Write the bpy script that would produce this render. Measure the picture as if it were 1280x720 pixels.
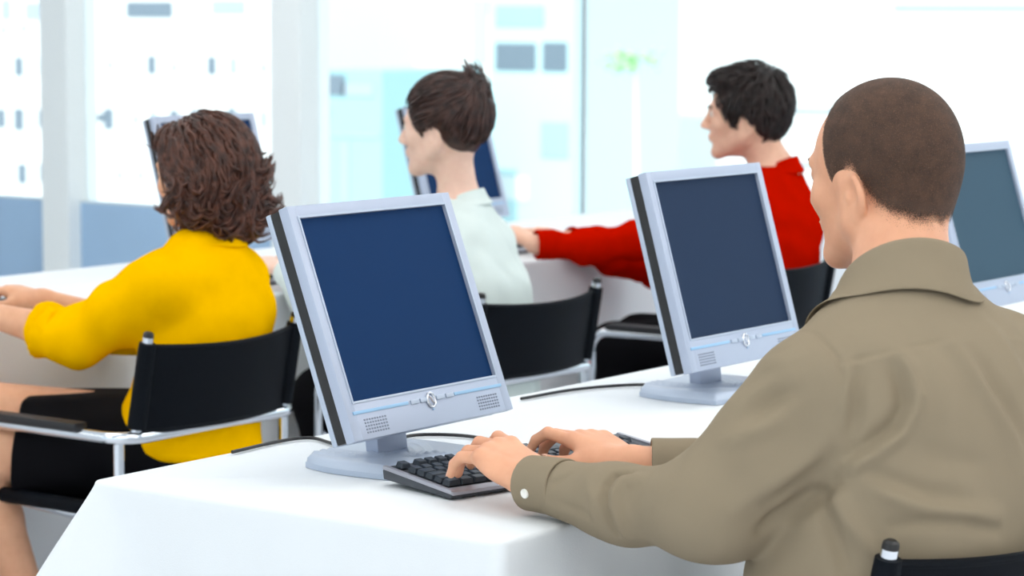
import bpy, bmesh, math, random
import numpy as np
from mathutils import Vector, Matrix, noise as mnoise

for o in list(bpy.data.objects): bpy.data.objects.remove(o)
scene = bpy.context.scene
COL = scene.collection
PI = math.pi
rng = np.random.default_rng(7)
random.seed(7)

# ------------------------------------------------------------------ camera
YAW, PITCH, ROLL = .9443, .1058, -.0036
FPX = 3220.3
CAM = Vector((-2.563, -2.594, 1.398))
Rr = Vector((math.cos(YAW), -math.sin(YAW), 0))
Fw = Vector((math.sin(YAW)*math.cos(PITCH), math.cos(YAW)*math.cos(PITCH), -math.sin(PITCH)))
Up = Vector((math.sin(YAW)*math.sin(PITCH), math.cos(YAW)*math.sin(PITCH), math.cos(PITCH)))
R2 = Rr*math.cos(ROLL) - Up*math.sin(ROLL)
U2 = Rr*math.sin(ROLL) + Up*math.cos(ROLL)
cam_data = bpy.data.cameras.new('camera')
cam = bpy.data.objects.new('camera', cam_data); COL.objects.link(cam)
cam.matrix_world = Matrix(((R2.x, U2.x, -Fw.x, CAM.x), (R2.y, U2.y, -Fw.y, CAM.y), (R2.z, U2.z, -Fw.z, CAM.z), (0, 0, 0, 1)))
cam_data.sensor_width = 36
cam_data.lens = FPX*36/1280
cam_data.clip_end = 400
cam_data.dof.use_dof = True
cam_data.dof.focus_distance = 3.62
cam_data.dof.aperture_fstop = 7.0
scene.camera = cam

# ------------------------------------------------------------------ exposure, world, sun
scene.view_settings.view_transform = 'Standard'
scene.view_settings.look = 'None'
scene.view_settings.exposure = EXPOSURE = -.13
scene.view_settings.gamma = 1
scene.view_settings.use_curve_mapping = False
world = bpy.data.worlds.new('world'); scene.world = world
world.use_nodes = True
wn = world.node_tree
bg = wn.nodes['Background']
bg.inputs[0].default_value = (.88, .96, 1, 1)
bg.inputs[1].default_value = 1.65
sun_d = bpy.data.lights.new('sun', 'SUN'); sun_d.energy = 4.4; sun_d.angle = .02; sun_d.color = (1, .97, .92)
sun = bpy.data.objects.new('sun', sun_d); COL.objects.link(sun)
sun.rotation_euler = (0, math.radians(-38), math.radians(12))
CEIL = 3.1
FILL_SPOTS = [(x, y) for x in (-3.6, -1.4, .8, 3.0, 5.0) for y in (-4.2, -2.6, -.6, 2.0, 4.6)]  # unseen glowing panels added overhead to brighten the room
FILL_W = 3.0

# ------------------------------------------------------------------ helpers
def lin(c):
    return tuple(((x/255)/12.92 if x/255 <= .04045 else ((x/255+.055)/1.055)**2.4) for x in c) + (1,)

def mat(name, rgb, rough=.5, metal=0, spec=.5, noise=0, nscale=20, bump=0, bscale=60, sss=0, coat=0, sheen=0):
    m = bpy.data.materials.new(name); m.use_nodes = True
    nt = m.node_tree; b = nt.nodes['Principled BSDF']
    c = lin(rgb)
    b.inputs['Base Color'].default_value = c
    b.inputs['Roughness'].default_value = rough
    b.inputs['Metallic'].default_value = metal
    b.inputs['Specular IOR Level'].default_value = spec
    if coat: b.inputs['Coat Weight'].default_value = coat
    if sheen:
        b.inputs['Sheen Weight'].default_value = sheen; b.inputs['Sheen Roughness'].default_value = .5
    if sss:
        b.inputs['Subsurface Weight'].default_value = sss
        b.inputs['Subsurface Radius'].default_value = (1, .35, .2)
        b.inputs['Subsurface Scale'].default_value = .012
    tc = nt.nodes.new('ShaderNodeTexCoord')
    if noise:
        n = nt.nodes.new('ShaderNodeTexNoise'); n.inputs['Scale'].default_value = nscale; n.inputs['Detail'].default_value = 5
        nt.links.new(tc.outputs['Object'], n.inputs['Vector'])
        r = nt.nodes.new('ShaderNodeMapRange')
        r.inputs['From Min'].default_value = .3; r.inputs['From Max'].default_value = .7
        r.inputs['To Min'].default_value = 1-noise; r.inputs['To Max'].default_value = 1+noise
        nt.links.new(n.outputs['Fac'], r.inputs['Value'])
        mx = nt.nodes.new('ShaderNodeVectorMath'); mx.operation = 'SCALE'
        mx.inputs[0].default_value = c[:3]
        nt.links.new(r.outputs[0], mx.inputs['Scale'])
        nt.links.new(mx.outputs[0], b.inputs['Base Color'])
    if bump:
        n2 = nt.nodes.new('ShaderNodeTexNoise'); n2.inputs['Scale'].default_value = bscale; n2.inputs['Detail'].default_value = 6
        nt.links.new(tc.outputs['Object'], n2.inputs['Vector'])
        bp = nt.nodes.new('ShaderNodeBump'); bp.inputs['Strength'].default_value = bump; bp.inputs['Distance'].default_value = .002
        nt.links.new(n2.outputs['Fac'], bp.inputs['Height'])
        nt.links.new(bp.outputs[0], b.inputs['Normal'])
    return m

def emit(name, rgb, s):
    m = bpy.data.materials.new(name); m.use_nodes = True
    b = m.node_tree.nodes['Principled BSDF']
    b.inputs['Base Color'].default_value = lin(rgb)
    b.inputs['Emission Color'].default_value = lin(rgb); b.inputs['Emission Strength'].default_value = s
    return m

def tag(o, label=None, cat=None, group=None, kind=None):
    if label: o['label'] = label
    if cat: o['category'] = cat
    if group: o['group'] = group
    if kind: o['kind'] = kind
    return o

def empty(name, loc=(0, 0, 0), rz=0, **k):
    o = bpy.data.objects.new(name, None); COL.objects.link(o)
    o.empty_display_size = .05
    o.location = loc; o.rotation_euler = (0, 0, rz)
    return tag(o, **k)

def mesh_obj(name, V, Fc, m, parent=None, smooth=False, autosm=None):
    me = bpy.data.meshes.new(name)
    V = np.asarray(V, float)
    if isinstance(Fc, np.ndarray):
        nf, w = Fc.shape
        me.vertices.add(len(V)); me.vertices.foreach_set('co', V.ravel())
        me.loops.add(nf*w); me.loops.foreach_set('vertex_index', Fc.ravel().astype(np.int32))
        me.polygons.add(nf)
        me.polygons.foreach_set('loop_start', (np.arange(nf)*w).astype(np.int32))
        me.polygons.foreach_set('loop_total', np.full(nf, w, np.int32))
        me.update(calc_edges=True); me.validate()
    else:
        me.from_pydata([tuple(p) for p in V], [], [tuple(f) for f in Fc])
    o = bpy.data.objects.new(name, me); COL.objects.link(o)
    if parent: o.parent = parent
    if m: me.materials.append(m)
    if smooth:
        me.polygons.foreach_set('use_smooth', np.ones(len(me.polygons), bool))
        if autosm is not None: me.set_sharp_from_angle(angle=math.radians(autosm))
    return o

class B:
    """collects simple solids into one mesh"""
    def __init__(s): s.bm = bmesh.new()
    def box(s, x0, x1, y0, y1, z0, z1, bev=0, M=None, seg=2):
        b = bmesh.new()
        vs = [b.verts.new((x, y, z)) for x in (x0, x1) for y in (y0, y1) for z in (z0, z1)]
        for f in ((0, 1, 3, 2), (4, 6, 7, 5), (0, 4, 5, 1), (2, 3, 7, 6), (0, 2, 6, 4), (1, 5, 7, 3)):
            b.faces.new([vs[i] for i in f])
        if bev: bmesh.ops.bevel(b, geom=b.edges[:], offset=bev, segments=seg, profile=.6, affect='EDGES')
        return s._add(b, M)
    def _add(s, b, M):
        if M is not None: bmesh.ops.transform(b, matrix=M, verts=b.verts[:])
        bmesh.ops.recalc_face_normals(b, faces=b.faces[:])
        t = bpy.data.meshes.new('t'); b.to_mesh(t); b.free(); s.bm.from_mesh(t); bpy.data.meshes.remove(t)
        return s
    def tube(s, pts, r, n=10, closed=False, M=None):
        b = bmesh.new()
        pts = [Vector(p) for p in pts]; N = len(pts); rings = []
        rs = r if isinstance(r, (list, tuple)) else [r]*N
        prev = None
        for i, p in enumerate(pts):
            if closed: t = pts[(i+1) % N]-pts[i-1]
            else: t = pts[min(i+1, N-1)]-pts[max(i-1, 0)]
            t.normalize()
            if prev is None:
                a = Vector((0, 0, 1)) if abs(t.z) < .9 else Vector((1, 0, 0))
                x = t.cross(a).normalized()
            else: x = (prev-t*prev.dot(t)).normalized()
            prev = x; y = t.cross(x)
            rings.append([b.verts.new(p+(x*math.cos(2*PI*k/n)+y*math.sin(2*PI*k/n))*rs[i]) for k in range(n)])
        for i in range(N if closed else N-1):
            A, C = rings[i], rings[(i+1) % N]
            for k in range(n): b.faces.new((A[k], A[(k+1) % n], C[(k+1) % n], C[k]))
        if not closed: b.faces.new(rings[0]); b.faces.new(rings[-1][::-1])
        return s._add(b, M)
    def lathe(s, prof, n=24, M=None):
        b = bmesh.new(); rings = []
        for r, z in prof:
            rings.append([b.verts.new((max(r, 1e-5)*math.cos(2*PI*k/n), max(r, 1e-5)*math.sin(2*PI*k/n), z)) for k in range(n)])
        for A, C in zip(rings, rings[1:]):
            for k in range(n): b.faces.new((A[k], A[(k+1) % n], C[(k+1) % n], C[k]))
        b.faces.new(rings[0][::-1]); b.faces.new(rings[-1])
        return s._add(b, M)
    def poly(s, pts, axis_vec, M=None, bev=0):
        """extruded polygon"""
        b = bmesh.new(); vs = [b.verts.new(p) for p in pts]; f = b.faces.new(vs)
        r = bmesh.ops.extrude_face_region(b, geom=[f]); ev = [g for g in r['geom'] if isinstance(g, bmesh.types.BMVert)]
        bmesh.ops.translate(b, vec=Vector(axis_vec), verts=ev)
        if bev: bmesh.ops.bevel(b, geom=b.edges[:], offset=bev, segments=2, profile=.6, affect='EDGES')
        return s._add(b, M)
    def grid(s, P, M=None):
        b = bmesh.new(); vs = [[b.verts.new(p) for p in row] for row in P]
        for i in range(len(P)-1):
            for j in range(len(P[0])-1): b.faces.new((vs[i][j], vs[i+1][j], vs[i+1][j+1], vs[i][j+1]))
        return s._add(b, M)
    def build(s, name, m, parent=None, smooth=True, ang=35):
        me = bpy.data.meshes.new(name); s.bm.to_mesh(me); s.bm.free()
        o = bpy.data.objects.new(name, me); COL.objects.link(o)
        if parent: o.parent = parent
        me.materials.append(m)
        if smooth:
            me.polygons.foreach_set('use_smooth', np.ones(len(me.polygons), bool))
            me.set_sharp_from_angle(angle=math.radians(ang))
        return o

def copy_tree(o, parent=None):
    c = o.copy(); COL.objects.link(c); c.parent = parent
    for ch in [x for x in scene.objects if x.parent == o]: copy_tree(ch, c)
    return c

def T(x, y, z): return Matrix.Translation((x, y, z))
def RX(a): return Matrix.Rotation(a, 4, 'X')
def RY(a): return Matrix.Rotation(a, 4, 'Y')
def RZ(a): return Matrix.Rotation(a, 4, 'Z')

def catmull(P, n=8, closed=False):
    P = [np.array(p, float) for p in P]; out = []; N = len(P)
    rg = range(N if closed else N-1)
    for i in rg:
        p0 = P[(i-1) % N] if closed or i > 0 else 2*P[0]-P[1]
        p1 = P[i]; p2 = P[(i+1) % N]
        p3 = P[(i+2) % N] if closed or i+2 < N else 2*P[-1]-P[-2]
        for k in range(n):
            t = k/n
            out.append(.5*((2*p1)+(-p0+p2)*t+(2*p0-5*p1+4*p2-p3)*t*t+(-p0+3*p1-3*p2+p3)*t**3))
    if not closed: out.append(P[-1])
    return out

# numpy value noise
def vnoise(P, s=1.0, seed=0):
    Q = np.asarray(P)*s+seed*17.13
    i = np.floor(Q).astype(np.int64); f = Q-i; f = f*f*(3-2*f)
    def h(a, b, c):
        n = (a*73856093) ^ (b*19349663) ^ (c*83492791) ^ (seed*2654435)
        n = (n ^ (n >> 13))*1274126177 & 0x7fffffff
        n = (n ^ (n >> 15))*668265263 & 0x7fffffff
        return (n & 0xffff)/32767.5-1
    r = 0
    for dx in (0, 1):
        for dy in (0, 1):
            for dz in (0, 1):
                w = (f[:, 0] if dx else 1-f[:, 0])*(f[:, 1] if dy else 1-f[:, 1])*(f[:, 2] if dz else 1-f[:, 2])
                r = r+w*h(i[:, 0]+dx, i[:, 1]+dy, i[:, 2]+dz)
    return r

# ------------------------------------------------------------------ implicit surfaces
def nrm(a): a = np.asarray(a, float); return a/np.linalg.norm(a)
def V3(*a): return np.array(a, float)

class Field:
    def __init__(s): s.ops = []
    def cap(s, a, b, ra, rb=None, k=.01, mode='u'):
        a = np.array(a, float); b = np.array(b, float); rb = ra if rb is None else rb
        c = (a+b)/2; R = np.linalg.norm(b-a)/2+max(ra, rb)
        ba = b-a; L = max(ba@ba, 1e-9)
        def f(P):
            q = P-a; h = np.clip(q@ba/L, 0, 1)
            return np.linalg.norm(q-h[:, None]*ba, axis=1)-(ra+(rb-ra)*h)
        s.ops.append((f, c, R, k, mode)); return s
    def ell(s, c, r, M=None, k=.01, mode='u'):
        c = np.array(c, float); r = np.array(r, float)
        def f(P):
            q = P-c
            if M is not None: q = q@M
            k0 = np.linalg.norm(q/r, axis=1); k1 = np.linalg.norm(q/(r*r), axis=1)
            return k0*(k0-1)/np.maximum(k1, 1e-9)
        s.ops.append((f, c, r.max(), k, mode)); return s
    def loft(s, st, rv, fv, k=.02, mode='u', power=2.0):
        """stations (centre, half width, half depth) from bottom to top"""
        C_ = np.array([x[0] for x in st], float); w = np.array([x[1] for x in st]); dd = np.array([x[2] for x in st])
        ax = nrm(C_[-1]-C_[0]); t = (C_-C_[0])@ax
        tt = np.linspace(t[0], t[-1], 60)
        def sm(v):
            y = np.interp(tt, t, v); kk = np.ones(7)/7
            yp = np.concatenate([[y[0]]*3, y, [y[-1]]*3]); return np.convolve(yp, kk, 'valid')
        W_, D_ = sm(w), sm(dd); CX_ = np.stack([sm(C_[:, i]) for i in range(3)], 1)
        rv = np.array(rv, float); fv = np.array(fv, float); c0 = C_[0].copy()
        def f(P):
            h = (P-c0)@ax; hc = np.clip(h, t[0], t[-1])
            cc = np.stack([np.interp(hc, tt, CX_[:, i]) for i in range(3)], 1)
            q = P-cc; x = np.abs(q@rv); y = np.abs(q@fv)
            ww = np.interp(hc, tt, W_); d_ = np.interp(hc, tt, D_)
            if power == 2:
                k0 = np.sqrt((x/ww)**2+(y/d_)**2)
            else:
                k0 = ((x/ww)**power+(y/d_)**power)**(1/power)
            k1 = np.sqrt((x/ww**2)**2+(y/d_**2)**2)
            d1 = np.where(k0 > .3, k0*(k0-1)/np.maximum(k1, 1e-6), -np.minimum(ww, d_)*(1-k0))
            d2 = np.maximum(t[0]-h, h-t[-1])
            kk = .03
            hh = np.maximum(kk-np.abs(d1-d2), 0)/kk
            return np.maximum(d1, d2)+hh*hh*kk*.25
        c = C_.mean(0); R = np.max(np.linalg.norm(C_-c, axis=1))+max(w.max(), dd.max())
        s.ops.append((f, c, R, k, mode)); return s
    def fn(s, f, k=.004, mode='s'):
        s.ops.append((f, np.zeros(3), 1e9, k, mode)); return s
    def plane(s, p, n, k=.004):
        """cuts away the side n points to"""
        p = np.array(p, float); n = nrm(n)
        return s.fn(lambda P: -((P-p)@n), k, 's')
    def ev(s, P):
        d = np.full(len(P), 1e3)
        for f, c, R, k, m in s.ops: d = s._comb(d, f(P), k, m)
        return d
    @staticmethod
    def _comb(d, e, k, m):
        if m == 'u':
            h = np.maximum(k-np.abs(d-e), 0)/k
            return np.minimum(d, e)-h*h*k*.25
        e = -e
        h = np.maximum(k-np.abs(d-e), 0)/k
        return np.maximum(d, e)+h*h*k*.25
    def grad(s, P, e=.0015):
        g = np.stack([s.ev(P+np.eye(3)[i]*e)-s.ev(P-np.eye(3)[i]*e) for i in range(3)], 1)
        return g/np.maximum(np.linalg.norm(g, axis=1), 1e-9)[:, None]
    def mesh(s, lo, hi, h, Bn=8):
        lo = np.array(lo, float); hi = np.array(hi, float)
        nb = np.ceil((hi-lo)/(h*Bn)).astype(int)+1
        gi = np.stack(np.meshgrid(*[np.arange(n) for n in nb], indexing='ij'), -1).reshape(-1, 3)
        bs = h*Bn; cen = lo+(gi+.5)*bs; hd = bs*math.sqrt(3)/2
        keep = np.zeros(len(cen), bool)
        for a in range(0, len(cen), 200000):
            keep[a:a+200000] = np.abs(s.ev(cen[a:a+200000])) < hd*1.5+.01
        gi = gi[keep]; cen = cen[keep]
        off = np.stack(np.meshgrid(*[np.arange(Bn+1)]*3, indexing='ij'), -1).reshape(-1, 3)
        NX, NY = (nb*Bn+2)[0], (nb*Bn+2)[1]
        keys, verts, crs = [], [], []
        CH = 600
        for a in range(0, len(gi), CH):
            g = gi[a:a+CH]; c = cen[a:a+CH]; n = len(g)
            P = lo+((g*Bn)[:, None, :]+off[None])*h
            D = np.full((n, len(off)), 1e3)
            for f, pc, R, k, m in s.ops:
                act = np.linalg.norm(c-pc, axis=1) < R+hd+k+.012 if R < 1e8 else np.ones(n, bool)
                if not act.any(): continue
                e = f(P[act].reshape(-1, 3)).reshape(-1, len(off))
                D[act] = s._comb(D[act], e, k, m)
            D = D.reshape(n, Bn+1, Bn+1, Bn+1); S = D < 0
            cnt = np.zeros((n, Bn, Bn, Bn), int)
            sl = (slice(0, Bn), slice(1, Bn+1))
            for i in (0, 1):
                for j in (0, 1):
                    for k2 in (0, 1): cnt += S[:, sl[i], sl[j], sl[k2]]
            A = np.argwhere((cnt > 0) & (cnt < 8))
            if len(A) == 0: continue
            b, x, y, z = A.T
            cv = np.stack([D[b, x+i, y+j, z+k2] for i in (0, 1) for j in (0, 1) for k2 in (0, 1)], 1)
            cp = np.array([(i, j, k2) for i in (0, 1) for j in (0, 1) for k2 in (0, 1)], float)
            acc = np.zeros((len(A), 3)); num = np.zeros(len(A))
            for i in range(8):
                for j in range(i+1, 8):
                    if np.abs(cp[i]-cp[j]).sum() != 1: continue
                    sg = (cv[:, i] < 0) != (cv[:, j] < 0)
                    t = np.where(sg, cv[:, i]/np.where(sg, cv[:, i]-cv[:, j], 1), 0)
                    acc += np.where(sg[:, None], cp[i]+(cp[j]-cp[i])*t[:, None], 0); num += sg
            G = g[b]*Bn+A[:, 1:]
            verts.append(lo+(G+acc/num[:, None])*h)
            keys.append(G)
            crs.append(np.stack([cv[:, 0] < 0, cv[:, 4] < 0, cv[:, 2] < 0, cv[:, 1] < 0], 1))
        G = np.concatenate(keys); Vt = np.concatenate(verts); Cr = np.concatenate(crs)
        NZ = int(nb[2]*Bn+2); NYl = int(NY)
        kf = lambda g: (g[:, 0]*NYl+g[:, 1])*NZ+g[:, 2]
        K = kf(G); o = np.argsort(K); Ks = K[o]
        faces = []
        ex = [(1, 2), (2, 0), (0, 1)]
        for ax in range(3):
            m = Cr[:, 0] != Cr[:, 1+ax]
            g = G[m]; s0 = Cr[m, 0]; p, q = ex[ax]
            ids = []; ok = np.ones(len(g), bool)
            for (dp, dq) in ((0, 0), (-1, 0), (-1, -1), (0, -1)):
                gg = g.copy(); gg[:, p] += dp; gg[:, q] += dq
                kk = kf(gg); pos = np.clip(np.searchsorted(Ks, kk), 0, len(Ks)-1)
                ok &= Ks[pos] == kk; ids.append(o[pos])
            Fq = np.stack(ids, 1); Fq[~s0] = Fq[~s0][:, ::-1]
            faces.append(Fq[ok])
        return Vt, np.concatenate(faces)

def vert_normals(V, Fq):
    a = V[Fq[:, 2]]-V[Fq[:, 0]]; b = V[Fq[:, 3]]-V[Fq[:, 1]]
    n = np.cross(a, b); N = np.zeros_like(V)
    for i in range(4): np.add.at(N, Fq[:, i], n)
    return N/np.maximum(np.linalg.norm(N, axis=1), 1e-12)[:, None]

def relax(V, Fq, it=1, lam=.5):
    E = np.concatenate([Fq[:, [0, 1]], Fq[:, [1, 2]], Fq[:, [2, 3]], Fq[:, [3, 0]]])
    for _ in range(it):
        A = np.zeros_like(V); c = np.zeros(len(V))
        np.add.at(A, E[:, 0], V[E[:, 1]]); np.add.at(A, E[:, 1], V[E[:, 0]])
        np.add.at(c, E[:, 0], 1); np.add.at(c, E[:, 1], 1)
        V = V+lam*(A/np.maximum(c, 1)[:, None]-V)
    return V

def seg_dist(P, pts):
    """distance to a polyline and parameter along it"""
    best = np.full(len(P), 1e9); par = np.zeros(len(P)); n = len(pts)-1
    for i in range(n):
        a = np.array(pts[i], float); b = np.array(pts[i+1], float); ba = b-a
        h = np.clip((P-a)@ba/max(ba@ba, 1e-12), 0, 1)
        d = np.linalg.norm(P-a-h[:, None]*ba, axis=1)
        m = d < best; best[m] = d[m]; par[m] = (i+h[m])/n
    return best, par

# ------------------------------------------------------------------ materials
M_floor = mat('floor_grey', (226, 228, 234), .45, noise=.03, nscale=3)
M_wall = mat('wall_white', (240, 242, 243), .8)
M_panel = mat('blue_grey_panel', (172, 204, 236), .7, noise=.04, nscale=2)
M_mull = mat('white_window_frame', (248, 253, 254), .5)
M_gasket = mat('grey_joint', (170, 190, 198), .5)
M_cloth = mat('white_cloth', (231, 236, 241), .9, noise=.012, nscale=6, bump=.15, bscale=500)
M_silver = mat('silver_plastic', (176, 186, 207), .36, metal=.25, spec=.5)
M_silver2 = mat('pale_silver_plastic', (180, 192, 211), .35, metal=.2)
M_black = mat('black_plastic', (24, 24, 27), .4)
M_stripe = mat('light_blue_stripe', (150, 192, 228), .35)
M_screen = mat('dark_blue_screen', (24, 54, 96), .5, spec=.04, noise=.02, nscale=900)
M_screen2 = mat('slate_blue_screen', (38, 54, 80), .5, spec=.05, noise=.02, nscale=900)
M_screen3 = mat('grey_blue_screen', (58, 84, 102), .5, spec=.08, noise=.02, nscale=900)
M_dot = mat('grille_hole', (128, 136, 154), .6)
M_logo = mat('chrome_logo', (226, 230, 238), .18, metal=.7)
M_key = mat('dark_keycap', (36, 45, 56), .42)
M_kbase = mat('dark_keyboard_case', (60, 64, 72), .45)
M_ksilver = mat('silver_keyboard_edge', (168, 168, 178), .32, metal=.5)
M_chrome = mat('chrome_tube', (222, 228, 236), .13, metal=1)
M_leather = mat('black_leather', (8, 13, 20), .6, spec=.10, noise=.08, nscale=30, bump=.12, bscale=250)
M_pad = mat('black_arm_pad', (26, 27, 32), .5)
M_fac = mat('facade_white', (236, 240, 240), .9)
M_fwin = mat('facade_window', (168, 186, 198), .6)  # pane colour kept pale, with outdoor glare mixed into it
M_fdark = mat('facade_window_dark', (112, 128, 142), .6)  # darker panes, also lightened in colour to stand in for glare
M_teal = mat('teal_glass_facade', (158, 200, 206), .6)
M_teal2 = mat('pale_teal_facade', (196, 226, 230), .6)
M_tree = mat('tree_leaves', (176, 222, 170), .8)
M_street = mat('street_ground', (215, 220, 224), .9)
M_wood = mat('table_board', (190, 180, 165), .6)

def glass_mat():
    m = bpy.data.materials.new('window_glass'); m.use_nodes = True; nt = m.node_tree
    nt.nodes.clear()
    o = nt.nodes.new('ShaderNodeOutputMaterial'); t = nt.nodes.new('ShaderNodeBsdfTransparent')
    t.inputs[0].default_value = (.96, .985, .985, 1)
    g = nt.nodes.new('ShaderNodeBsdfGlossy'); g.inputs['Roughness'].default_value = .02
    f = nt.nodes.new('ShaderNodeFresnel'); f.inputs[0].default_value = 1.25
    x = nt.nodes.new('ShaderNodeMixShader')
    nt.links.new(f.outputs[0], x.inputs[0]); nt.links.new(t.outputs[0], x.inputs[1]); nt.links.new(g.outputs[0], x.inputs[2])
    nt.links.new(x.outputs[0], o.inputs[0]); return m
M_glass = glass_mat()

def struct(name, bb, m, parent=None):
    o = bb.build(name, m, parent, smooth=False)
    if parent is None: o['kind'] = 'structure'
    return o

# ------------------------------------------------------------------ room shell
XL, XR, YB, YF = -6.0, 6.1, -5.0, 8.2
struct('floor', B().box(XL, XR+.2, YB, YF, -.1, 0), M_floor)
struct('ceiling', B().box(XL, XR+.2, YB, YF, CEIL, CEIL+.15), M_wall)
struct('wall_back', B().box(XL, XR+.2, YB-.15, YB, 0, CEIL), M_wall)
struct('wall_front', B().box(XL, XR+.2, YF, YF+.15, 0, CEIL), M_wall)
struct('wall_right', B().box(XR+.06, XR+.14, YB, YF, 0, .50).box(XR, XR+.2, YB, YF, CEIL-.2, CEIL), M_panel)
o = B().box(XL-.15, XL, YB, YF, 0, .30).box(XL-.15, XL, YB, YF, CEIL-.25, CEIL); struct('wall_left', o, M_wall)
# glazing along the right side (in view)
joints = [YF, 6.35, 4.90, 3.386, .36, -2.66, YB]
for i, (a, b) in enumerate(zip(joints, joints[1:])):
    f = B()
    f.box(XR+.07, XR+.13, b, a, .495, .507)
    f.box(XR+.04, XR+.16, b, a, CEIL-.23, CEIL-.19)
    w = struct(f'window_{i+1}', f, M_mull)
    g = B().box(XR+.095, XR+.103, b+.01, a-.01, .507, CEIL-.23).build('pane', M_glass, w, smooth=False)
for i, (y, hw, m) in enumerate([(6.35, .09, M_mull), (4.90, .088, M_mull), (3.386, .008, M_gasket), (.36, .012, M_gasket), (-2.66, .08, M_mull)]):
    struct(f'trim_{i+1}', B().box(XR-.02 if hw > .05 else XR+.085, XR+(.18 if hw > .05 else .115), y-hw, y+hw, 0 if hw > .05 else .5, CEIL-.19, .004), m)
# glazing along the left side (behind the viewer)
for i, (a, b) in enumerate([(-4.9, -1.7), (-1.6, 1.6), (1.7, 4.9), (5.0, 8.1)]):
    f = B().box(XL-.14, XL-.02, a, b, .30, .36).box(XL-.14, XL-.02, a, b, CEIL-.3, CEIL-.25)
    f.box(XL-.14, XL-.02, a, a+.06, .3, CEIL-.25).box(XL-.14, XL-.02, b-.06, b, .3, CEIL-.25)
    w = struct(f'window_{i+7}', f, M_mull)
    B().box(XL-.09, XL-.082, a+.06, b-.06, .36, CEIL-.3).build('pane', M_glass, w, smooth=False)
M_fill = emit('fill_diffuser', (255, 252, 246), FILL_W)  # glow of the added fill panels
for i, (x, y) in enumerate(FILL_SPOTS):
    if i == 0:
        t = empty('added_fill_light', (x, y, CEIL), label='unseen white fill light panel added at the ceiling, above the frame', cat='light', group='added ceiling fill lights')
        B().box(-.63, .63, -.63, -.60, -.05, 0).box(-.63, .63, .60, .63, -.05, 0).box(-.63, -.60, -.6, .6, -.05, 0).box(.60, .63, -.6, .6, -.05, 0).build('frame', M_mull, t, smooth=False)
        B().box(-.6, .6, -.6, .6, -.03, -.01).build('diffuser', M_fill, t, smooth=False)
        fill0 = t
    else:
        c = copy_tree(fill0); c.location = (x, y, CEIL)

# ------------------------------------------------------------------ outside
GZ = -12.0
struct('ground', B().box(8, 260, -160, 260, GZ-.2, GZ), M_street)

def at_x(px, py, X):
    XX = (px-640)/FPX; UU = (360-py)/FPX
    d = Fw+R2*XX+U2*UU
    return CAM+d*((X-CAM.x)/d.x)

def facade_block(name, px0, px1, ytop, X, depth, m, label, wins, roof=None, wm=None):
    """a building whose front stands at distance X; wins = (px, py, w, h, material)"""
    y0 = at_x(px1, 200, X).y; y1 = at_x(px0, 200, X).y
    zt = at_x((px0+px1)/2, ytop, X).z
    t = empty(name, (X, (y0+y1)/2, GZ), label=label, cat='building')
    yc = (y0+y1)/2
    B().box(0, depth, y0-yc, y1-yc, 0, zt-GZ).build('wall', m, t, smooth=False)
    for (px, py, w, h, wmn) in wins:
        p = at_x(px, py, X)
        sc = (p-CAM).dot(Fw)/FPX
        B().box(-.06, .12, p.y-yc-w*sc*.62, p.y-yc+w*sc*.62, p.z-GZ-h*sc/2, p.z-GZ+h*sc/2).build('window', wmn, t, smooth=False)
    return t
D, W_ = M_fdark, M_fwin
wl = []
rr = random.Random(3)
for py, cols in ((83, [(-4, .5), (24, 1), (53, .5), (80, .4), (112, .3), (138, .3), (190, .9), (218, .3), (265, .9), (292, .7), (330, .3)]),
                 (148, [(2, 1), (24, 1.4), (53, .9), (84, .8), (111, 1.4), (136, 1.3), (170, .4), (192, .5), (218, .9), (244, 1), (290, .9), (330, .6)]),
                 (218, [(-2, .5), (28, 1.1), (55, .9), (88, .9), (118, .8), (150, .4), (176, .3), (330, .7)]), (36, [(5, .3), (30, .3)])):
    for px, s in cols: wl.append((px, py+rr.uniform(-2, 2), 7+5*s, 15+9*s if s > .4 else 12, D if s > .85 else W_))
wl += [(42, 14, 24, 22, W_), (8, 12, 14, 26, W_)]
facade_block('office_building', -60, 342, -60, 100, 12, M_fac, 'long white building with rows of small windows beyond the left panes',
             wl+[(187, 12, 64, 20, D), (286, 9, 46, 18, W_)])
facade_block('glass_building', 384, 478, 88, 92, 8, M_teal, 'teal glazed building beyond the middle window',
             [(408, 106, 50, 26, D), (448, 112, 40, 16, W_), (430, 168, 90, 5, W_), (432, 215, 9, 78, W_), (400, 140, 26, 12, W_)])
facade_block('apartment_building', 372, 612, 20, 122, 10, M_fac, 'pale white apartment building behind the teal glazed one',
             [(400, 34, 30, 9, W_), (425, 30, 22, 8, M_teal), (492, 40, 22, 70, M_teal2), (600, 40, 20, 80, M_teal2)])
facade_block('tower_building', 612, 716, -40, 104, 10, M_teal2, 'pale teal building with grey window bands beside the thin window joint',
             [(645, 71, 50, 34, D), (694, 71, 30, 36, D), (694, 175, 34, 44, W_), (640, 235, 40, 30, M_fac), (650, 20, 60, 26, M_teal)])
facade_block('warehouse_building', 704, 1420, 2, 120, 12, M_fac, 'long overexposed white building beyond the right side of the glazing',
             [(1005, 139, 90, 4, D), (1005, 206, 90, 4, D), (1275, 186, 40, 4, M_teal2), (1200, 10, 150, 10, W_), (985, 6, 150, 6, M_teal2), (812, 168, 4, 30, M_teal2)])
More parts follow.
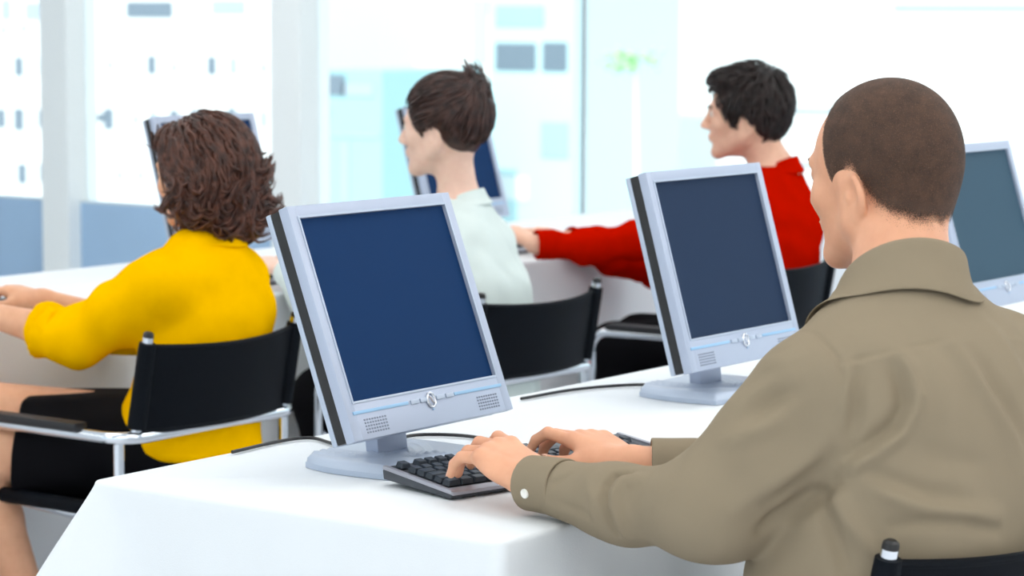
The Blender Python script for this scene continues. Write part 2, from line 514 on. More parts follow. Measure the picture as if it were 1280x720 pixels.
# street lamp
p = at_x(118, 250, 60); q = at_x(118, 150, 60)
t = empty('street_lamp', (60, p.y, GZ), label='grey street lamp with two heads outside the second left pane', cat='street lamp')
B().tube([(0, 0, 0), (0, 0, q.z-GZ)], .10).build('pole', M_fwin, t)
for s in (-1, 1):
    B().box(-.2, .2, s*.32-.14, s*.32+.14, q.z-GZ-.05, q.z-GZ+.22, .05).box(-.03, .03, min(0, s*.3), max(0, s*.3), q.z-GZ-.02, q.z-GZ+.04).build('lamp_head', M_fdark, t)
# tree with a small visible crown
p = at_x(797, 74, 85)
t = empty('tree', (85, p.y, GZ), label='green tree crown seen through the bright window between two heads', cat='tree')
bb = bmesh.new(); rt = random.Random(5)
for k in range(60):
    a = rt.uniform(0, 2*PI); r = rt.uniform(0, .9)**.5
    c = Vector((math.cos(a)*r*.8, math.sin(a)*r*1.1+(rt.random() < .35)*rt.uniform(-.5, 1.7), p.z-GZ+rt.uniform(-.45, .35)))
    bmesh.ops.create_icosphere(bb, subdivisions=1, radius=rt.uniform(.09, .22), matrix=Matrix.Translation(c) @ RZ(a))
b_ = B(); b_.bm.free(); b_.bm = bb; b_.build('crown', M_tree, t)
B().tube([(0, 0, 0), (.1, 0, 5), (0, .1, p.z-GZ)], [.16, .11, .03], 8).build('trunk', M_fac, t)

# ------------------------------------------------------------------ tables with cloths
TZ = .74
def make_table(x0, x1, y0, y1, label):
    t = empty('table', ((x0+x1)/2, (y0+y1)/2, 0), label=label, cat='table')
    hx, hy = (x1-x0)/2-.012, (y1-y0)/2-.012
    B().box(-hx, hx, -hy, hy, TZ-.035, TZ-.004, .003).build('tabletop', M_wood, t)
    for sx in (-1, 1):
        for sy in (-1, 1):
            B().tube([(sx*(hx-.1), sy*(hy-.1), 0), (sx*(hx-.1), sy*(hy-.1), TZ-.036)], .02, 12).build('leg', M_chrome, t)

def make_cloth(x0, x1, y0, y1, label, seed, flare):
    cx, cy = (x0+x1)/2, (y0+y1)/2; hx, hy = (x1-x0)/2, (y1-y0)/2; rc = .02
    per = []
    def line(a, b):
        n = max(2, int((Vector(b)-Vector(a)).length/.02))
        return [tuple(Vector(a).lerp(Vector(b), i/n)) for i in range(n)]
    cor = [(hx, hy), (-hx, hy), (-hx, -hy), (hx, -hy)]
    P, Nn, Wc, Dg = [], [], [], []
    for ci in range(4):
        c = cor[ci]; sx, sy = np.sign(c[0]), np.sign(c[1])
        cc = (c[0]-sx*rc, c[1]-sy*rc)
        a0 = {(1, 1): 0, (-1, 1): PI/2, (-1, -1): PI, (1, -1): 1.5*PI}[(sx, sy)]
        for k in range(9):
            a = a0+k/8*PI/2
            P.append((cc[0]+rc*math.cos(a), cc[1]+rc*math.sin(a))); Nn.append((math.cos(a), math.sin(a)))
        n2 = cor[(ci+1) % 4]; s2 = np.sign(n2[0]), np.sign(n2[1])
        a1 = a0+PI/2
        e = (cc[0]+rc*math.cos(a1), cc[1]+rc*math.sin(a1))
        c2 = (n2[0]-s2[0]*rc, n2[1]-s2[1]*rc); f = (c2[0]+rc*math.cos(a1), c2[1]+rc*math.sin(a1))
        L = math.dist(e, f); n = int(L/.018)
        for k in range(1, n):
            q = (e[0]+(f[0]-e[0])*k/n, e[1]+(f[1]-e[1])*k/n); P.append(q); Nn.append((math.cos(a1), math.sin(a1)))
    P = np.array(P); Nn = np.array(Nn); n = len(P)
    dc = np.min(np.stack([np.hypot(P[:, 0]-c[0], P[:, 1]-c[1]) for c in cor]), 0)
    ci = np.argmin(np.stack([np.hypot(P[:, 0]-c[0], P[:, 1]-c[1]) for c in cor]), 0)
    dg = np.array([nrm(np.sign(np.array(c))) for c in cor])[ci]
    fl = np.array(flare)[ci]
    arc = np.concatenate([[0], np.cumsum(np.hypot(*np.diff(P, axis=0).T))])
    nz = np.stack([arc*4.2, np.zeros(n), np.zeros(n)], 1)
    f1 = vnoise(nz, 1, seed); f2 = vnoise(nz, 2.3, seed+1)
    V = []; rows = []
    # flat part
    er = .007
    inner = P-Nn*er
    rows.append(np.column_stack([inner, np.full(n, TZ)]))
    for a in (30, 60, 90):
        a = math.radians(a); rows.append(np.column_stack([inner+Nn*er*math.sin(a), np.full(n, TZ-er+er*math.cos(a))]))
    ss = np.linspace(.01, TZ-er-.03, 44)
    for s in ss:
        wc = np.exp(-(dc/(.02+.30*s*np.where(fl > .2, 1, .4)))**2)
        dirn = Nn*(1-wc)[:, None]+dg*wc[:, None]
        off = fl*s*(1-.35*s)*wc+.02*s+(f1*.030+f2*.012)*np.minimum(s, .5)*(1-wc)*(np.clip(dc/.15, 0, 1))
        rows.append(np.column_stack([P+dirn*off[:, None], TZ-er-s*(1-.08*wc)]))
    V = np.concatenate(rows); R_ = len(rows); F_ = []
    for r in range(R_-1):
        for k in range(n):
            k2 = (k+1) % n; F_.append((r*n+k, (r+1)*n+k, (r+1)*n+k2, r*n+k2))
    F_.append(tuple(range(n)))
    o = mesh_obj('tablecloth', V, F_, M_cloth, smooth=True, autosm=60)
    o.location = (cx, cy, 0)
    tag(o, label, 'tablecloth')
    sd = o.modifiers.new('thickness', 'SOLIDIFY'); sd.thickness = .0012; sd.offset = -1
    return o
make_table(0, 4.3, -.722, 0, 'long front table hidden under its white cloth')
make_cloth(0, 4.3, -.722, 0, 'white cloth over the front table, its corner nearest the viewer', 3, [.3, .62, .10, .3])
make_table(.4, 4.9, 1.40, 2.22, 'long rear table hidden under its white cloth')
make_cloth(.4, 4.9, 1.40, 2.22, 'white cloth over the rear table in front of the window wall', 9, [.3, .3, .3, .3])

# ------------------------------------------------------------------ monitors
def make_monitor(scr_mat, tilt):
    """origin under the screen's bottom centre line at table height; x right, y away from the user"""
    t = empty('computer_monitor')
    zb = .117
    M = T(0, 0, zb) @ RX(-tilt)      # panel frame: x, z up along the panel, y into the panel
    W, H = .338, .270
    s, top, bot = .020, .019, .056
    x0, x1, z0, z1 = -W/2-s, W/2+s, -bot, H+top
    f = B()
    f.box(x0, -W/2, -.004, .013, z0, z1, .002, M); f.box(W/2, x1, -.004, .013, z0, z1, .002, M)
    f.box(-W/2-.002, W/2+.002, -.004, .013, H, z1, .002, M); f.box(-W/2-.002, W/2+.002, -.004, .013, z0, 0, .002, M)
    f.build('bezel', M_silver, t)
    # pale chamfer round the screen opening
    c = B()
    for (a, b, cc, d) in ((-W/2-.0035, -W/2, -.0035, H+.0035), (W/2, W/2+.0035, -.0035, H+.0035)): c.box(a, b, -.0052, -.003, cc, d, .0005, M)
    for (cc, d) in ((-.0035, 0), (H, H+.0035)): c.box(-W/2, W/2, -.0052, -.003, cc, d, .0005, M)
    c.build('screen_rim', M_silver2, t)
    B().box(-W/2, W/2, .001, .006, 0, H, 0, M).build('screen', scr_mat, t, smooth=False)
    B().box(x0+.0015, x1-.0015, .013, .030, z0+.003, z1-.002, .001, M).build('side_band', M_black, t)
    # rear shell: thin rim then bulging back
    r = B().box(x0+.001, x1-.001, .030, .040, z0+.002, z1-.001, .003, M)
    nx, nz = 18, 16; P = []
    for i in range(nx+1):
        row = []
        for j in range(nz+1):
            a = i/nx*2-1; b = j/nz*2-1
            k = (1-abs(a)**5)*(1-abs(b)**5)
            row.append((x0+.012+(x1-x0-.024)*i/nx, .040+.030*k*(1 if abs(a) < .8 else .8), z0+.012+(z1-z0-.024)*j/nz))
        P.append(row)
    r.grid(P, M); r.build('rear_shell', M_silver2, t)
    # blue trim stripe in two lengths, buttons, logo, grilles
    zs = -.0165
    B().box(x0+.012, -.052, -.0055, -.003, zs-.0024, zs+.0024, .0008, M).build('trim_stripe', M_stripe, t)
    B().box(.058, x1-.014, -.0055, -.003, zs-.0024, zs+.0024, .0008, M).build('trim_stripe', M_stripe, t)
    for bx in (-.047, -.0245, .0135, .0365): B().box(bx, bx+.019, -.0065, -.003, zs-.0035, zs+.003, .0012, M).build('button', M_silver2, t)
    L = B()
    ring = [(.0085*math.cos(a), -.0058, zs-.002+.0105*math.sin(a)) for a in np.linspace(0, 2*PI, 29)[:-1]]
    L.tube(ring, .0018, 8, True, M)
    L.tube([(-.005, -.006, zs+.004), (-.001, -.0065, zs+.001), (.001, -.0065, zs-.004), (.005, -.006, zs-.007)], .0016, 6, False, M)
    L.build('power_logo', M_logo, t)
    B().lathe([(.0078, 0), (.0078, .002), (.006, .003)], 24, M @ T(0, -.003, zs-.002) @ RX(PI/2)).build('power_button', M_silver, t)
    B().tube([(0, -.0055, zs-.0155), (0, -.0055, zs-.017)], .0015, 8, False, M).build('indicator_light', M_stripe, t)
    for side in (-1, 1):
        g = B()
        for i in range(9):
            for j in range(5):
                cx = side*.137+(i-4)*.0058-side*.004; cz = -.0375+(j-2)*.0046
                g.box(cx-.0015, cx+.0015, -.0046, -.0038, cz-.0012, cz+.0012, 0, M)
        g.build('speaker_grille', M_dot, t, smooth=False)
    # neck
    n = B()
    n.box(-.036, .036, -.008, .018, -.004, .19, .008, T(0, .062, 0) @ RX(-tilt*.35) @ T(0, 0, .016))
    n.box(-.045, .045, .03, .075, .06, .15, .008, M)
    n.build('neck', M_silver, t)
    # base with wavy ridges
    nx, ny = 64, 48; hw = .116; y0, y1 = -.030, .155
    top_, bot_ = [], []
    for i in range(nx+1):
        r1, r2 = [], []
        for j in range(ny+1):
            a = i/nx*2-1; b = j/ny*2-1
            # superellipse-ish plan
            x = a*hw*(1-.10*max(b, 0)**2-.06*b*b); y = (y0+y1)/2+b*(y1-y0)/2*(1-.12*a*a)
            ed = min(1, (1-abs(a))*12, (1-abs(b))*9); ed = max(ed, 0)**.5
            h = .008+.012*ed
            # three ridges sweeping in an S from the rear left to the front middle
            for q, (am, sh) in enumerate(((.0042, 0), (.0036, .020), (.0028, .040))):
                xc = -.085+sh+.075/(1+math.exp((y-.03)*55))
                h += am*ed*math.exp(-((x-xc)/.0040)**2)
                xc2 = .085-sh-.075/(1+math.exp((y-.03)*55))
                h += am*.7*ed*math.exp(-((x-xc2)/.0045)**2)
            r1.append((x, y, h)); r2.append((x, y, .0))
        top_.append(r1); bot_.append(r2[::-1])
    bs = B().grid(top_).grid(bot_)
    edge = [(i, 0) for i in range(nx+1)]+[(nx, j) for j in range(1, ny+1)]+[(i, ny) for i in range(nx-1, -1, -1)]+[(0, j) for j in range(ny-1, -1, -1)]
    e1 = [top_[i][j] for i, j in edge]; e0 = [(p[0], p[1], 0) for p in e1]
    bs.grid([[a, b] for a, b in zip(e1, e0)])
    ob = bs.build('base', M_silver2, t, ang=50)
    return t
def place(t, x, y, rz, z=TZ): t.location = (x, y, z+.0008); t.rotation_euler = (0, 0, rz)
MON = 'flat screen monitors on the tables'
def mon_label(t, lab, m): 
    tag(t, lab, 'monitor', MON)
    if m:
        for c in scene.objects:
            if c.parent == t and c.name.split('.')[0] == 'screen':
                c.data = c.data.copy(); c.data.materials[0] = m
mon1 = make_monitor(M_screen, .3645); place(mon1, .361, -.322, .006); mon_label(mon1, 'silver flat monitor with dark blue screen, nearest the viewer on the front table', None)
mon2 = make_monitor(M_screen2, .281); place(mon2, 1.246, -.325, .003); mon_label(mon2, 'silver flat monitor with slate screen, middle of the front table', None)
mon3 = make_monitor(M_screen3, .30); place(mon3, 2.345, -.30, 0); mon_label(mon3, 'silver flat monitor at the right edge, partly behind the cropped-hair man', None)
rows2 = [(1.18, 1.72, 0, 'silver monitor past the left edge in front of the yellow blouse'),
         (2.42, 1.93, -.02, 'silver monitor behind the curly brown hair of the woman in yellow'),
         (3.42, 1.90, .0, 'dark blue monitor mostly hidden behind the woman with pinned-up hair')]
for x, y, a, lab in rows2[1:]:
    c = copy_tree(mon2); place(c, x, y, a); mon_label(c, lab, M_screen)
def cable(pts, label, m=M_black):
    o = B().tube(catmull(pts, 8), .0028, 8).build('monitor_cable', m); tag(o, label, 'cable', 'monitor cables')
z_ = TZ+.0045
cable([(.40, -.17, z_+.004), (.43, -.09, z_), (.45, .0-.03, z_), (.40, -.012, z_), (.28, -.02, z_)], 'black cable lying behind the nearest monitor towards the table edge')
cable([(.47, -.20, z_), (.53, -.145, z_), (.58, -.15, z_), (.61, -.22, z_), (.57, -.33, z_), (.50, -.385, z_)], 'black cable from the nearest monitor round to the keyboard')
cable([(1.25, -.17, z_+.004), (1.22, -.10, z_), (1.12, -.06, z_), (.98, -.05, z_)], 'black cable behind the middle monitor of the front table')

# ------------------------------------------------------------------ keyboards
def keycap(w):
    return B().poly([(-w/2, -.0075, 0), (w/2, -.0075, 0), (w/2, .0085, 0), (-w/2, .0085, 0)], (0, 0, .001)), None
def key_mesh(w, h=.0155):
    bm = bmesh.new(); z = .0075; i1 = .0022
    lo = [(-w/2, -h/2, 0), (w/2, -h/2, 0), (w/2, h/2, 0), (-w/2, h/2, 0)]
    hi = [(-w/2+i1, -h/2+i1*.8, z), (w/2-i1, -h/2+i1*.8, z), (w/2-i1, h/2-i1*.6, z+.0008), (-w/2+i1, h/2-i1*.6, z+.0008)]
    a = [bm.verts.new(p) for p in lo]; b = [bm.verts.new(p) for p in hi]
    bm.faces.new(a[::-1]); bm.faces.new(b)
    for k in range(4): bm.faces.new((a[k], a[(k+1) % 4], b[(k+1) % 4], b[k]))
    bmesh.ops.bevel(bm, geom=bm.edges[:], offset=.0007, segments=1, affect='EDGES')
    me = bpy.data.meshes.new('key'); bm.to_mesh(me); bm.free(); me.materials.append(M_key); return me
def key_layout():
    u = .0187; ks = []
    def row(y, items):
        x = -.2175
        for it in items:
            if it < 0: x += -it*u; continue
            ks.append((x+it*u/2, y, it)); x += it*u
    row(.066, [1, -.6]+[1]*4+[-.3]+[1]*4+[-.3]+[1]*4+[-.2]+[1])
    row(.038, [1]*13+[2, -.2, 1, 1, 1, -.2, 1, 1, 1, 1])
    row(.0193, [1.5]+[1]*12+[1.5, -.2, 1, 1, 1, -.2, 1, 1, 1])
    row(.0006, [1.75]+[1]*11+[2.25, -3.4, 1, 1, 1])
    row(-.0181, [2.25]+[1]*10+[2.75, -1.2, 1, -1.2, 1, 1, 1])
    row(-.0368, [1.25, 1.25, 1.25, 6.5, 1.25, 1.25, 1.25, 1, -.2, 1, 1, 1, -.2, 2, 1])
    return ks
def kb_body():
    slope = .095
    pr = [(-.062, 0), (-.060, .010), (.085, .022), (.088, 0)]
    b = B().poly([(-.226, y, z) for y, z in [(-.060, .002), (-.062, .010), (-.056, .013), (.086, .027), (.090, .021), (.088, .009)]], (.452, 0, 0), None, .0015)
    b.box(-.20, -.18, .070, .080, 0, .012, .001); b.box(.18, .20, .070, .080, 0, .012, .001)
    b.box(-.20, -.18, -.055, -.045, 0, .004, 0); b.box(.18, .20, -.055, -.045, 0, .004, 0)
    s = B().poly([(-.2275, y, z) for y, z in [(-.0655, .007), (-.066, .0125), (-.050, .0158), (-.048, .0125)]], (.455, 0, 0), None, .0015)
    s.poly([(-.2285, y, z) for y, z in [(-.064, .0085), (-.064, .0140), (.086, .0290), (.088, .0235)]], (.0075, 0, 0), None, .001)
    s.poly([(.221, y, z) for y, z in [(-.064, .0085), (-.064, .0140), (.086, .0290), (.088, .0235)]], (.0075, 0, 0), None, .001)
    return b, s
KS = math.atan2(.014, .142)
def make_keyboard(x, y, rz, label, separate):
    t = empty('computer_keyboard', (x, y, TZ+.0006), rz, label=label, cat='keyboard', group='keyboards')
    b, s = kb_body(); b.build('case', M_kbase, t); s.build('silver_edge', M_ksilver, t)
    ks = key_layout()
    if separate:
        cache = {}
        for i, (kx, ky, w) in enumerate(ks):
            if w not in cache: cache[w] = key_mesh(w*.0187-.0015)
            o = bpy.data.objects.new('key', cache[w]); COL.objects.link(o); o.parent = t
            o.location = (kx, ky, .0172+(ky+.03)*math.tan(KS)); o.rotation_euler = (KS, 0, 0)
    else:
        bm = bmesh.new()
        for kx, ky, w in ks:
            me = key_mesh(w*.0187-.0015); me.transform(T(kx, ky, .0172+(ky+.03)*math.tan(KS)) @ RX(KS)); bm.from_mesh(me); bpy.data.meshes.remove(me)
        me = bpy.data.meshes.new('keys'); bm.to_mesh(me); bm.free(); me.materials.append(M_key)
        o = bpy.data.objects.new('keys', me); COL.objects.link(o); o.parent = t
    return t
KB1 = make_keyboard(.418, -.497, math.radians(-13), 'black and silver keyboard under the hands of the man in the taupe shirt', True)
make_keyboard(1.225, 1.59, math.radians(-4), 'dark keyboard under the hands of the woman in yellow at the left edge', False)
make_keyboard(2.12, 1.60, math.radians(-4), 'dark keyboard just behind the back of the woman in yellow', False)
make_keyboard(3.15, 1.60, math.radians(-3), 'dark keyboard by the hands of the man in red', False)

# ------------------------------------------------------------------ chairs
def make_chair():
    """origin on the floor under the middle of the seat; x right, y towards the front"""
    t = empty('conference_chair')
    hw = .255; zr = .575; yr = -.22; yf = .20; R = .0125
    # armrest tube: runs along one side, round behind the back and along the other, legs down at the front
    pts = []
    def arc(cx, cy, cz, r, a0, a1, plane, n=7):
        o = []
        for k in range(n+1):
            a = math.radians(a0+(a1-a0)*k/n)
            o.append((cx+r*math.cos(a), cy+r*math.sin(a), cz) if plane == 'xy' else (cx, cy+r*math.cos(a), cz+r*math.sin(a)))
        return o
    r = .055
    pts += [(-hw, yf, .014), (-hw, yf, zr-r)]+arc(-hw, yf-r, zr-r, r, 0, 90, 'yz')
    pts += arc(-hw+r, yr+r, zr, r, 180, 270, 'xy')
    pts += arc(hw-r, yr+r, zr, r, 270, 360, 'xy')
    pts += arc(hw, yf-r, zr-r, r, 90, 0, 'yz')+[(hw, yf, .014)]
    B().tube(pts, R, 14).build('arm_frame', M_chrome, t)
    for s in (-1, 1):
        B().tube([(s*(hw-.012), yr+.03, zr-.005), (s*(hw-.012), yr+.03, .014)], R*.9, 12).build('rear_leg', M_chrome, t)
        B().tube([(s*(hw-.02), yr+.03, .40), (s*(hw-.02), yf-.02, .425), (s*(hw-.02), yf, .425)], .010, 10).build('seat_rail', M_chrome, t)
        for yy in (yr+.03, yf): B().lathe([(.017, 0), (.018, .006), (.014, .016)], 14, T(s*(hw-.012 if yy < 0 else hw), yy, 0)).build('foot', M_black, t)
        pad = B().box(s*hw-.019, s*hw+.019, -.10, yf-.05, zr+.006, zr+.024, .007)
        pad.build('arm_pad', M_pad, t)
        # back post with cap
        px = s*.2175
        p0 = Vector((px, yr+.012, zr-.01)); p1 = Vector((px, yr-.028, .775))
        B().tube([p0, p1], .011, 14).build('back_post', M_chrome, t)
        c = B(); d = (p1-p0).normalized()
        c.tube([p1-d*.001, p1+d*.003, p1+d*.008, p1+d*.011], [.0106, .0108, .0098, .006], 14)
        c.build('post_cap', M_black, t)
        # leather sleeve round the post
        B().tube([p0+d*.03, p0+d*.18, p1-d*.012], [.0185, .0175, .0165], 16).build('back_sleeve', M_leather, t)
    # sling back: sags backwards, top edge dips in the middle
    n, m = 28, 10; P, Q = [], []
    for i in range(n+1):
        a = i/n*2-1; x = a*.214; sag = .045*(1-a*a)
        r1, r2 = [], []
        for j in range(m+1):
            b = j/m
            z = (zr+.012)+(.755-(1-a*a)*.010-zr-.012)*b
            yy = yr+.012-.040*((z-zr+.01)/.23)-sag
            r1.append((x, yy+.0045, z)); r2.append((x, yy-.0045, z))
        P.append(r1); Q.append(r2)
    b = B().grid(P).grid([q[::-1] for q in Q])
    b.grid([[P[i][0], Q[i][0]] for i in range(n+1)]).grid([[P[i][m], Q[i][m]] for i in range(n+1)])
    # top and bottom hems
    b.tube([((i/n*2-1)*.214, P[i][m][1]-.0045, P[i][m][2]) for i in range(n+1)], .0062, 8)
    b.tube([((i/n*2-1)*.214, P[i][0][1]-.0045, P[i][0][2]) for i in range(n+1)], .0062, 8)
    b.build('backrest', M_leather, t)
    P = []; 
    s_ = B()
    P = [[(x*.235, yr+.05+(yf-.04-yr-.05)*j/10, .425+.018*abs(x)**2-.016) for j in range(11)] for x in np.linspace(-1, 1, 19)]
    Q = [[(p[0], p[1], p[2]-.018) for p in r][::-1] for r in P]
    s_.grid(P).grid(Q)
    for idx in (0, -1):
        s_.grid([[p, (p[0], p[1], p[2]-.018)] for p in P[idx]])
        s_.grid([[r[idx], (r[idx][0], r[idx][1], r[idx][2]-.018)] for r in P])
    s_.build('seat', M_leather, t)
    for s in (-1, 1):
        B().tube([(s*.236, yr+.05, .426), (s*.236, yf-.04, .426)], .016, 12).build('seat_sleeve', M_leather, t)
    return t
CH = 'black sling chairs with chrome arms'
ch0 = make_chair()
def put_chair(o, x, y, rz, label): o.location = (x, y, 0); o.rotation_euler = (0, 0, rz); tag(o, label, 'chair', CH); return o
# positions are given by the middle of the rear bar
def from_rear(x, y, rz, b=.22): return x+(-math.sin(rz))*b, y+math.cos(rz)*b
rz = math.radians(-14)
bx, by = .113+.2175*math.cos(rz), -1.205+.2175*math.sin(rz)
x, y = from_rear(bx, by, rz, .245)
put_chair(ch0, x, y, rz, 'black sling chair of the man in the taupe shirt, at the lower right corner')
for (x, y, rz, lab) in ((1.245, .90, 0, 'black sling chair with chrome arms holding the woman in yellow'),
                        (2.20, .80, math.radians(-2), 'black sling chair behind the nearest monitor, under the woman in the white shirt'),
                        (3.245, .745, 0, 'black sling chair of the man in red, mostly behind the middle monitor')):
    c = copy_tree(ch0); xx, yy = from_rear(x, y, rz, .22); put_chair(c, xx, yy, rz, lab)

# ------------------------------------------------------------------ people
def skin_mat(name, rgb, var=.05):
    m = mat(name, rgb, .52, sss=.12, spec=.35)
    nt = m.node_tree; b = nt.nodes['Principled BSDF']
    tc = nt.nodes.new('ShaderNodeTexCoord')
    n = nt.nodes.new('ShaderNodeTexNoise'); n.inputs['Scale'].default_value = 38; n.inputs['Detail'].default_value = 4
    nt.links.new(tc.outputs['Object'], n.inputs['Vector'])
    r = nt.nodes.new('ShaderNodeValToRGB')
    c = lin(rgb)
    r.color_ramp.elements[0].position = .3; r.color_ramp.elements[1].position = .72
    r.color_ramp.elements[0].color = (c[0]*(1-var), c[1]*(1-2.4*var), c[2]*(1-2.6*var), 1)
    r.color_ramp.elements[1].color = (min(c[0]*(1+var), 1), c[1]*(1+var*.6), c[2]*(1+var*.6), 1)
    nt.links.new(n.outputs['Fac'], r.inputs[0]); nt.links.new(r.outputs[0], b.inputs['Base Color'])
    return m
SK_B = skin_mat('skin_warm', (228, 172, 139)); SK_Y = skin_mat('skin_tan', (224, 172, 138)); SK_W = skin_mat('skin_fair', (240, 206, 188)); SK_R = skin_mat('skin_light', (234, 188, 162))

def cloth_mat(name, rgb, bump=.12, rough=.9, sheen=.0, spec=.08):
    return mat(name, rgb, rough, noise=.025, nscale=14, bump=bump, bscale=900, sheen=sheen, spec=spec)
M_taupe = cloth_mat('taupe_shirt_cloth', (144, 131, 111)); M_yellow = cloth_mat('yellow_blouse_cloth', (250, 188, 0), spec=0)
M_wshirt = cloth_mat('pale_shirt_cloth', (222, 234, 232)); M_red = cloth_mat('red_shirt_cloth', (182, 16, 0), spec=0)
M_blackc = cloth_mat('black_cloth', (14, 14, 18)); M_shoe = mat('black_shoe_leather', (15, 14, 15), .3)
M_btn = mat('white_button', (244, 242, 236), .3)
M_iris = mat('dark_iris', (50, 36, 28), .2); M_eye = mat('eye_white', (235, 232, 228), .2)

def hair_mat(name, rgb, rgb2, rough=.42):
    m = mat(name, rgb, rough, spec=.4); nt = m.node_tree; b = nt.nodes['Principled BSDF']
    tc = nt.nodes.new('ShaderNodeTexCoord'); n = nt.nodes.new('ShaderNodeTexNoise'); n.inputs['Scale'].default_value = 55; n.inputs['Detail'].default_value = 5
    nt.links.new(tc.outputs['Object'], n.inputs['Vector'])
    r = nt.nodes.new('ShaderNodeValToRGB'); r.color_ramp.elements[0].position = .35; r.color_ramp.elements[1].position = .7
    r.color_ramp.elements[0].color = lin(rgb); r.color_ramp.elements[1].color = lin(rgb2)
    nt.links.new(n.outputs['Fac'], r.inputs[0]); nt.links.new(r.outputs[0], b.inputs['Base Color'])
    return m
H_Y = hair_mat('auburn_brown_hair', (50, 27, 20), (100, 60, 46)); H_W = hair_mat('dark_brown_hair', (38, 24, 22), (78, 52, 46)); H_R = hair_mat('near_black_hair', (24, 17, 17), (52, 38, 36))
H_B = hair_mat('cropped_brown_hair', (52, 37, 30), (92, 68, 54), .7)

def basis(yaw, pitch=0, roll=0):
    """columns right, forward, up; yaw turns left from +Y, pitch>0 looks down, roll>0 leans to the right"""
    M = Matrix.Rotation(yaw, 3, 'Z') @ Matrix.Rotation(-pitch, 3, 'X') @ Matrix.Rotation(roll, 3, 'Y')
    return np.array(M)

class Head:
    def __init__(s, c, yaw, pitch=0, roll=0, sc=1.0, male=True):
        s.c = np.array(c, float); s.B = basis(yaw, pitch, roll); s.sc = sc; s.male = male
    def w(s, p): return s.c+s.B@(np.array(p, float)*s.sc)
    def loc(s, P): return ((P-s.c)@s.B)/s.sc
    def ell(s, F, c, r, k=.01, mode='u', rot=None):
        M = s.B if rot is None else s.B@rot
        F.ell(s.w(c), np.array(r)*s.sc, M, k*s.sc, mode)
    def cap(s, F, a, b, ra, rb, k=.01, mode='u'): F.cap(s.w(a), s.w(b), ra*s.sc, rb*s.sc, k*s.sc, mode)
    def add(s, F):
        m = s.male
        s.ell(F, (0, -.016, .034), (.077, .097, .086), .02)
        s.ell(F, (0, -.045, .0), (.066, .058, .07), .03)
        s.ell(F, (0, .030, -.005), (.063, .062, .088), .03)
        s.ell(F, (0, .040, -.062), (.047 if m else .043, .048, .045), .03)
        s.ell(F, (0, .078, -.096), (.020 if m else .015, .015, .015), .022)
        for x in (-1, 1):
            s.cap(F, (x*.057, -.004, -.055 if m else -.05), (x*.018, .074, -.098), .013 if m else .010, .012, .026)
            s.cap(F, (x*.066, -.002, -.01), (x*.058, -.004, -.055), .008, .012, .03)
            s.ell(F, (x*.043, .058, -.022), (.020, .020, .018), .022)
            s.cap(F, (x*.012, .091, .027), (x*.045, .075, .026), .0075 if m else .005, .006, .014)
        s.cap(F, (0, .088, .022), (0, .112, -.020), .0085, .0100, .012)
        s.ell(F, (0, .112, -.024), (.0105, .0115, .009), None or .008)
        for x in (-1, 1): s.ell(F, (x*.012, .101, -.029), (.0085, .010, .0075), .007)
        for x in (-1, 1):
            s.ell(F, (x*.033, .096, .009), (.017, .014, .011), .014, 's')
            s.ell(F, (x*.032, .075, .009), (.0135, .0135, .0135), .004)
            s.cap(F, (x*.020, .0875, .0135), (x*.045, .078, .012), .0028, .0024, .004)
        s.ell(F, (0, .088, -.056), (.022, .012, .012), .014)
        s.ell(F, (0, .0965, -.052), (.020, .0075, .0050), .004)
        s.ell(F, (0, .0950, -.0635), (.017, .0080, .0055), .004)
        s.ell(F, (0, .102, -.0578), (.022, .006, .0013), .003, 's')
        s.ell(F, (0, .100, -.077), (.02, .008, .006), .012, 's')
        # ears
        for x in (-1, 1):
            rot = basis(x*.38, 0, x*.12) @ np.array(Matrix.Rotation(-.18, 3, 'X'))
            s.ell(F, (x*.079, -.024, -.025), (.0075, .0170, .029), .006, 'u', rot)
            s.ell(F, (x*.0755, -.017, -.049), (.006, .009, .012), .006, 'u', rot)
            s.ell(F, (x*.0855, -.019, -.020), (.006, .010, .017), .005, 's', rot)
            s.ell(F, (x*.078, -.009, -.027), (.005, .005, .008), .004)
    def hairline(s, P):
        """signed: >0 inside the hair region (in metres, local)"""
        L = s.loc(P)
        az = np.degrees(np.arctan2(np.abs(L[:, 0]), L[:, 1]))
        zl = np.interp(az, s.hl[0], s.hl[1])
        return (L[:, 2]-zl)

HL_MALE = ([0, 20, 34, 44, 52, 58, 64, 69, 73, 78, 84, 90, 96, 104, 112, 124, 136, 150, 180], [.102, .101, .100, .098, .094, .084, .060, .020, -.015, -.034, -.034, -.008, .008, .006, -.016, -.042, -.057, -.066, -.070])
HL_FULL = ([0, 20, 34, 44, 54, 66, 74, 84, 92, 102, 112, 124, 136, 150, 180], [.078, .074, .062, .048, .026, -.004, -.024, -.012, .012, .008, -.02, -.042, -.056, -.064, -.068])

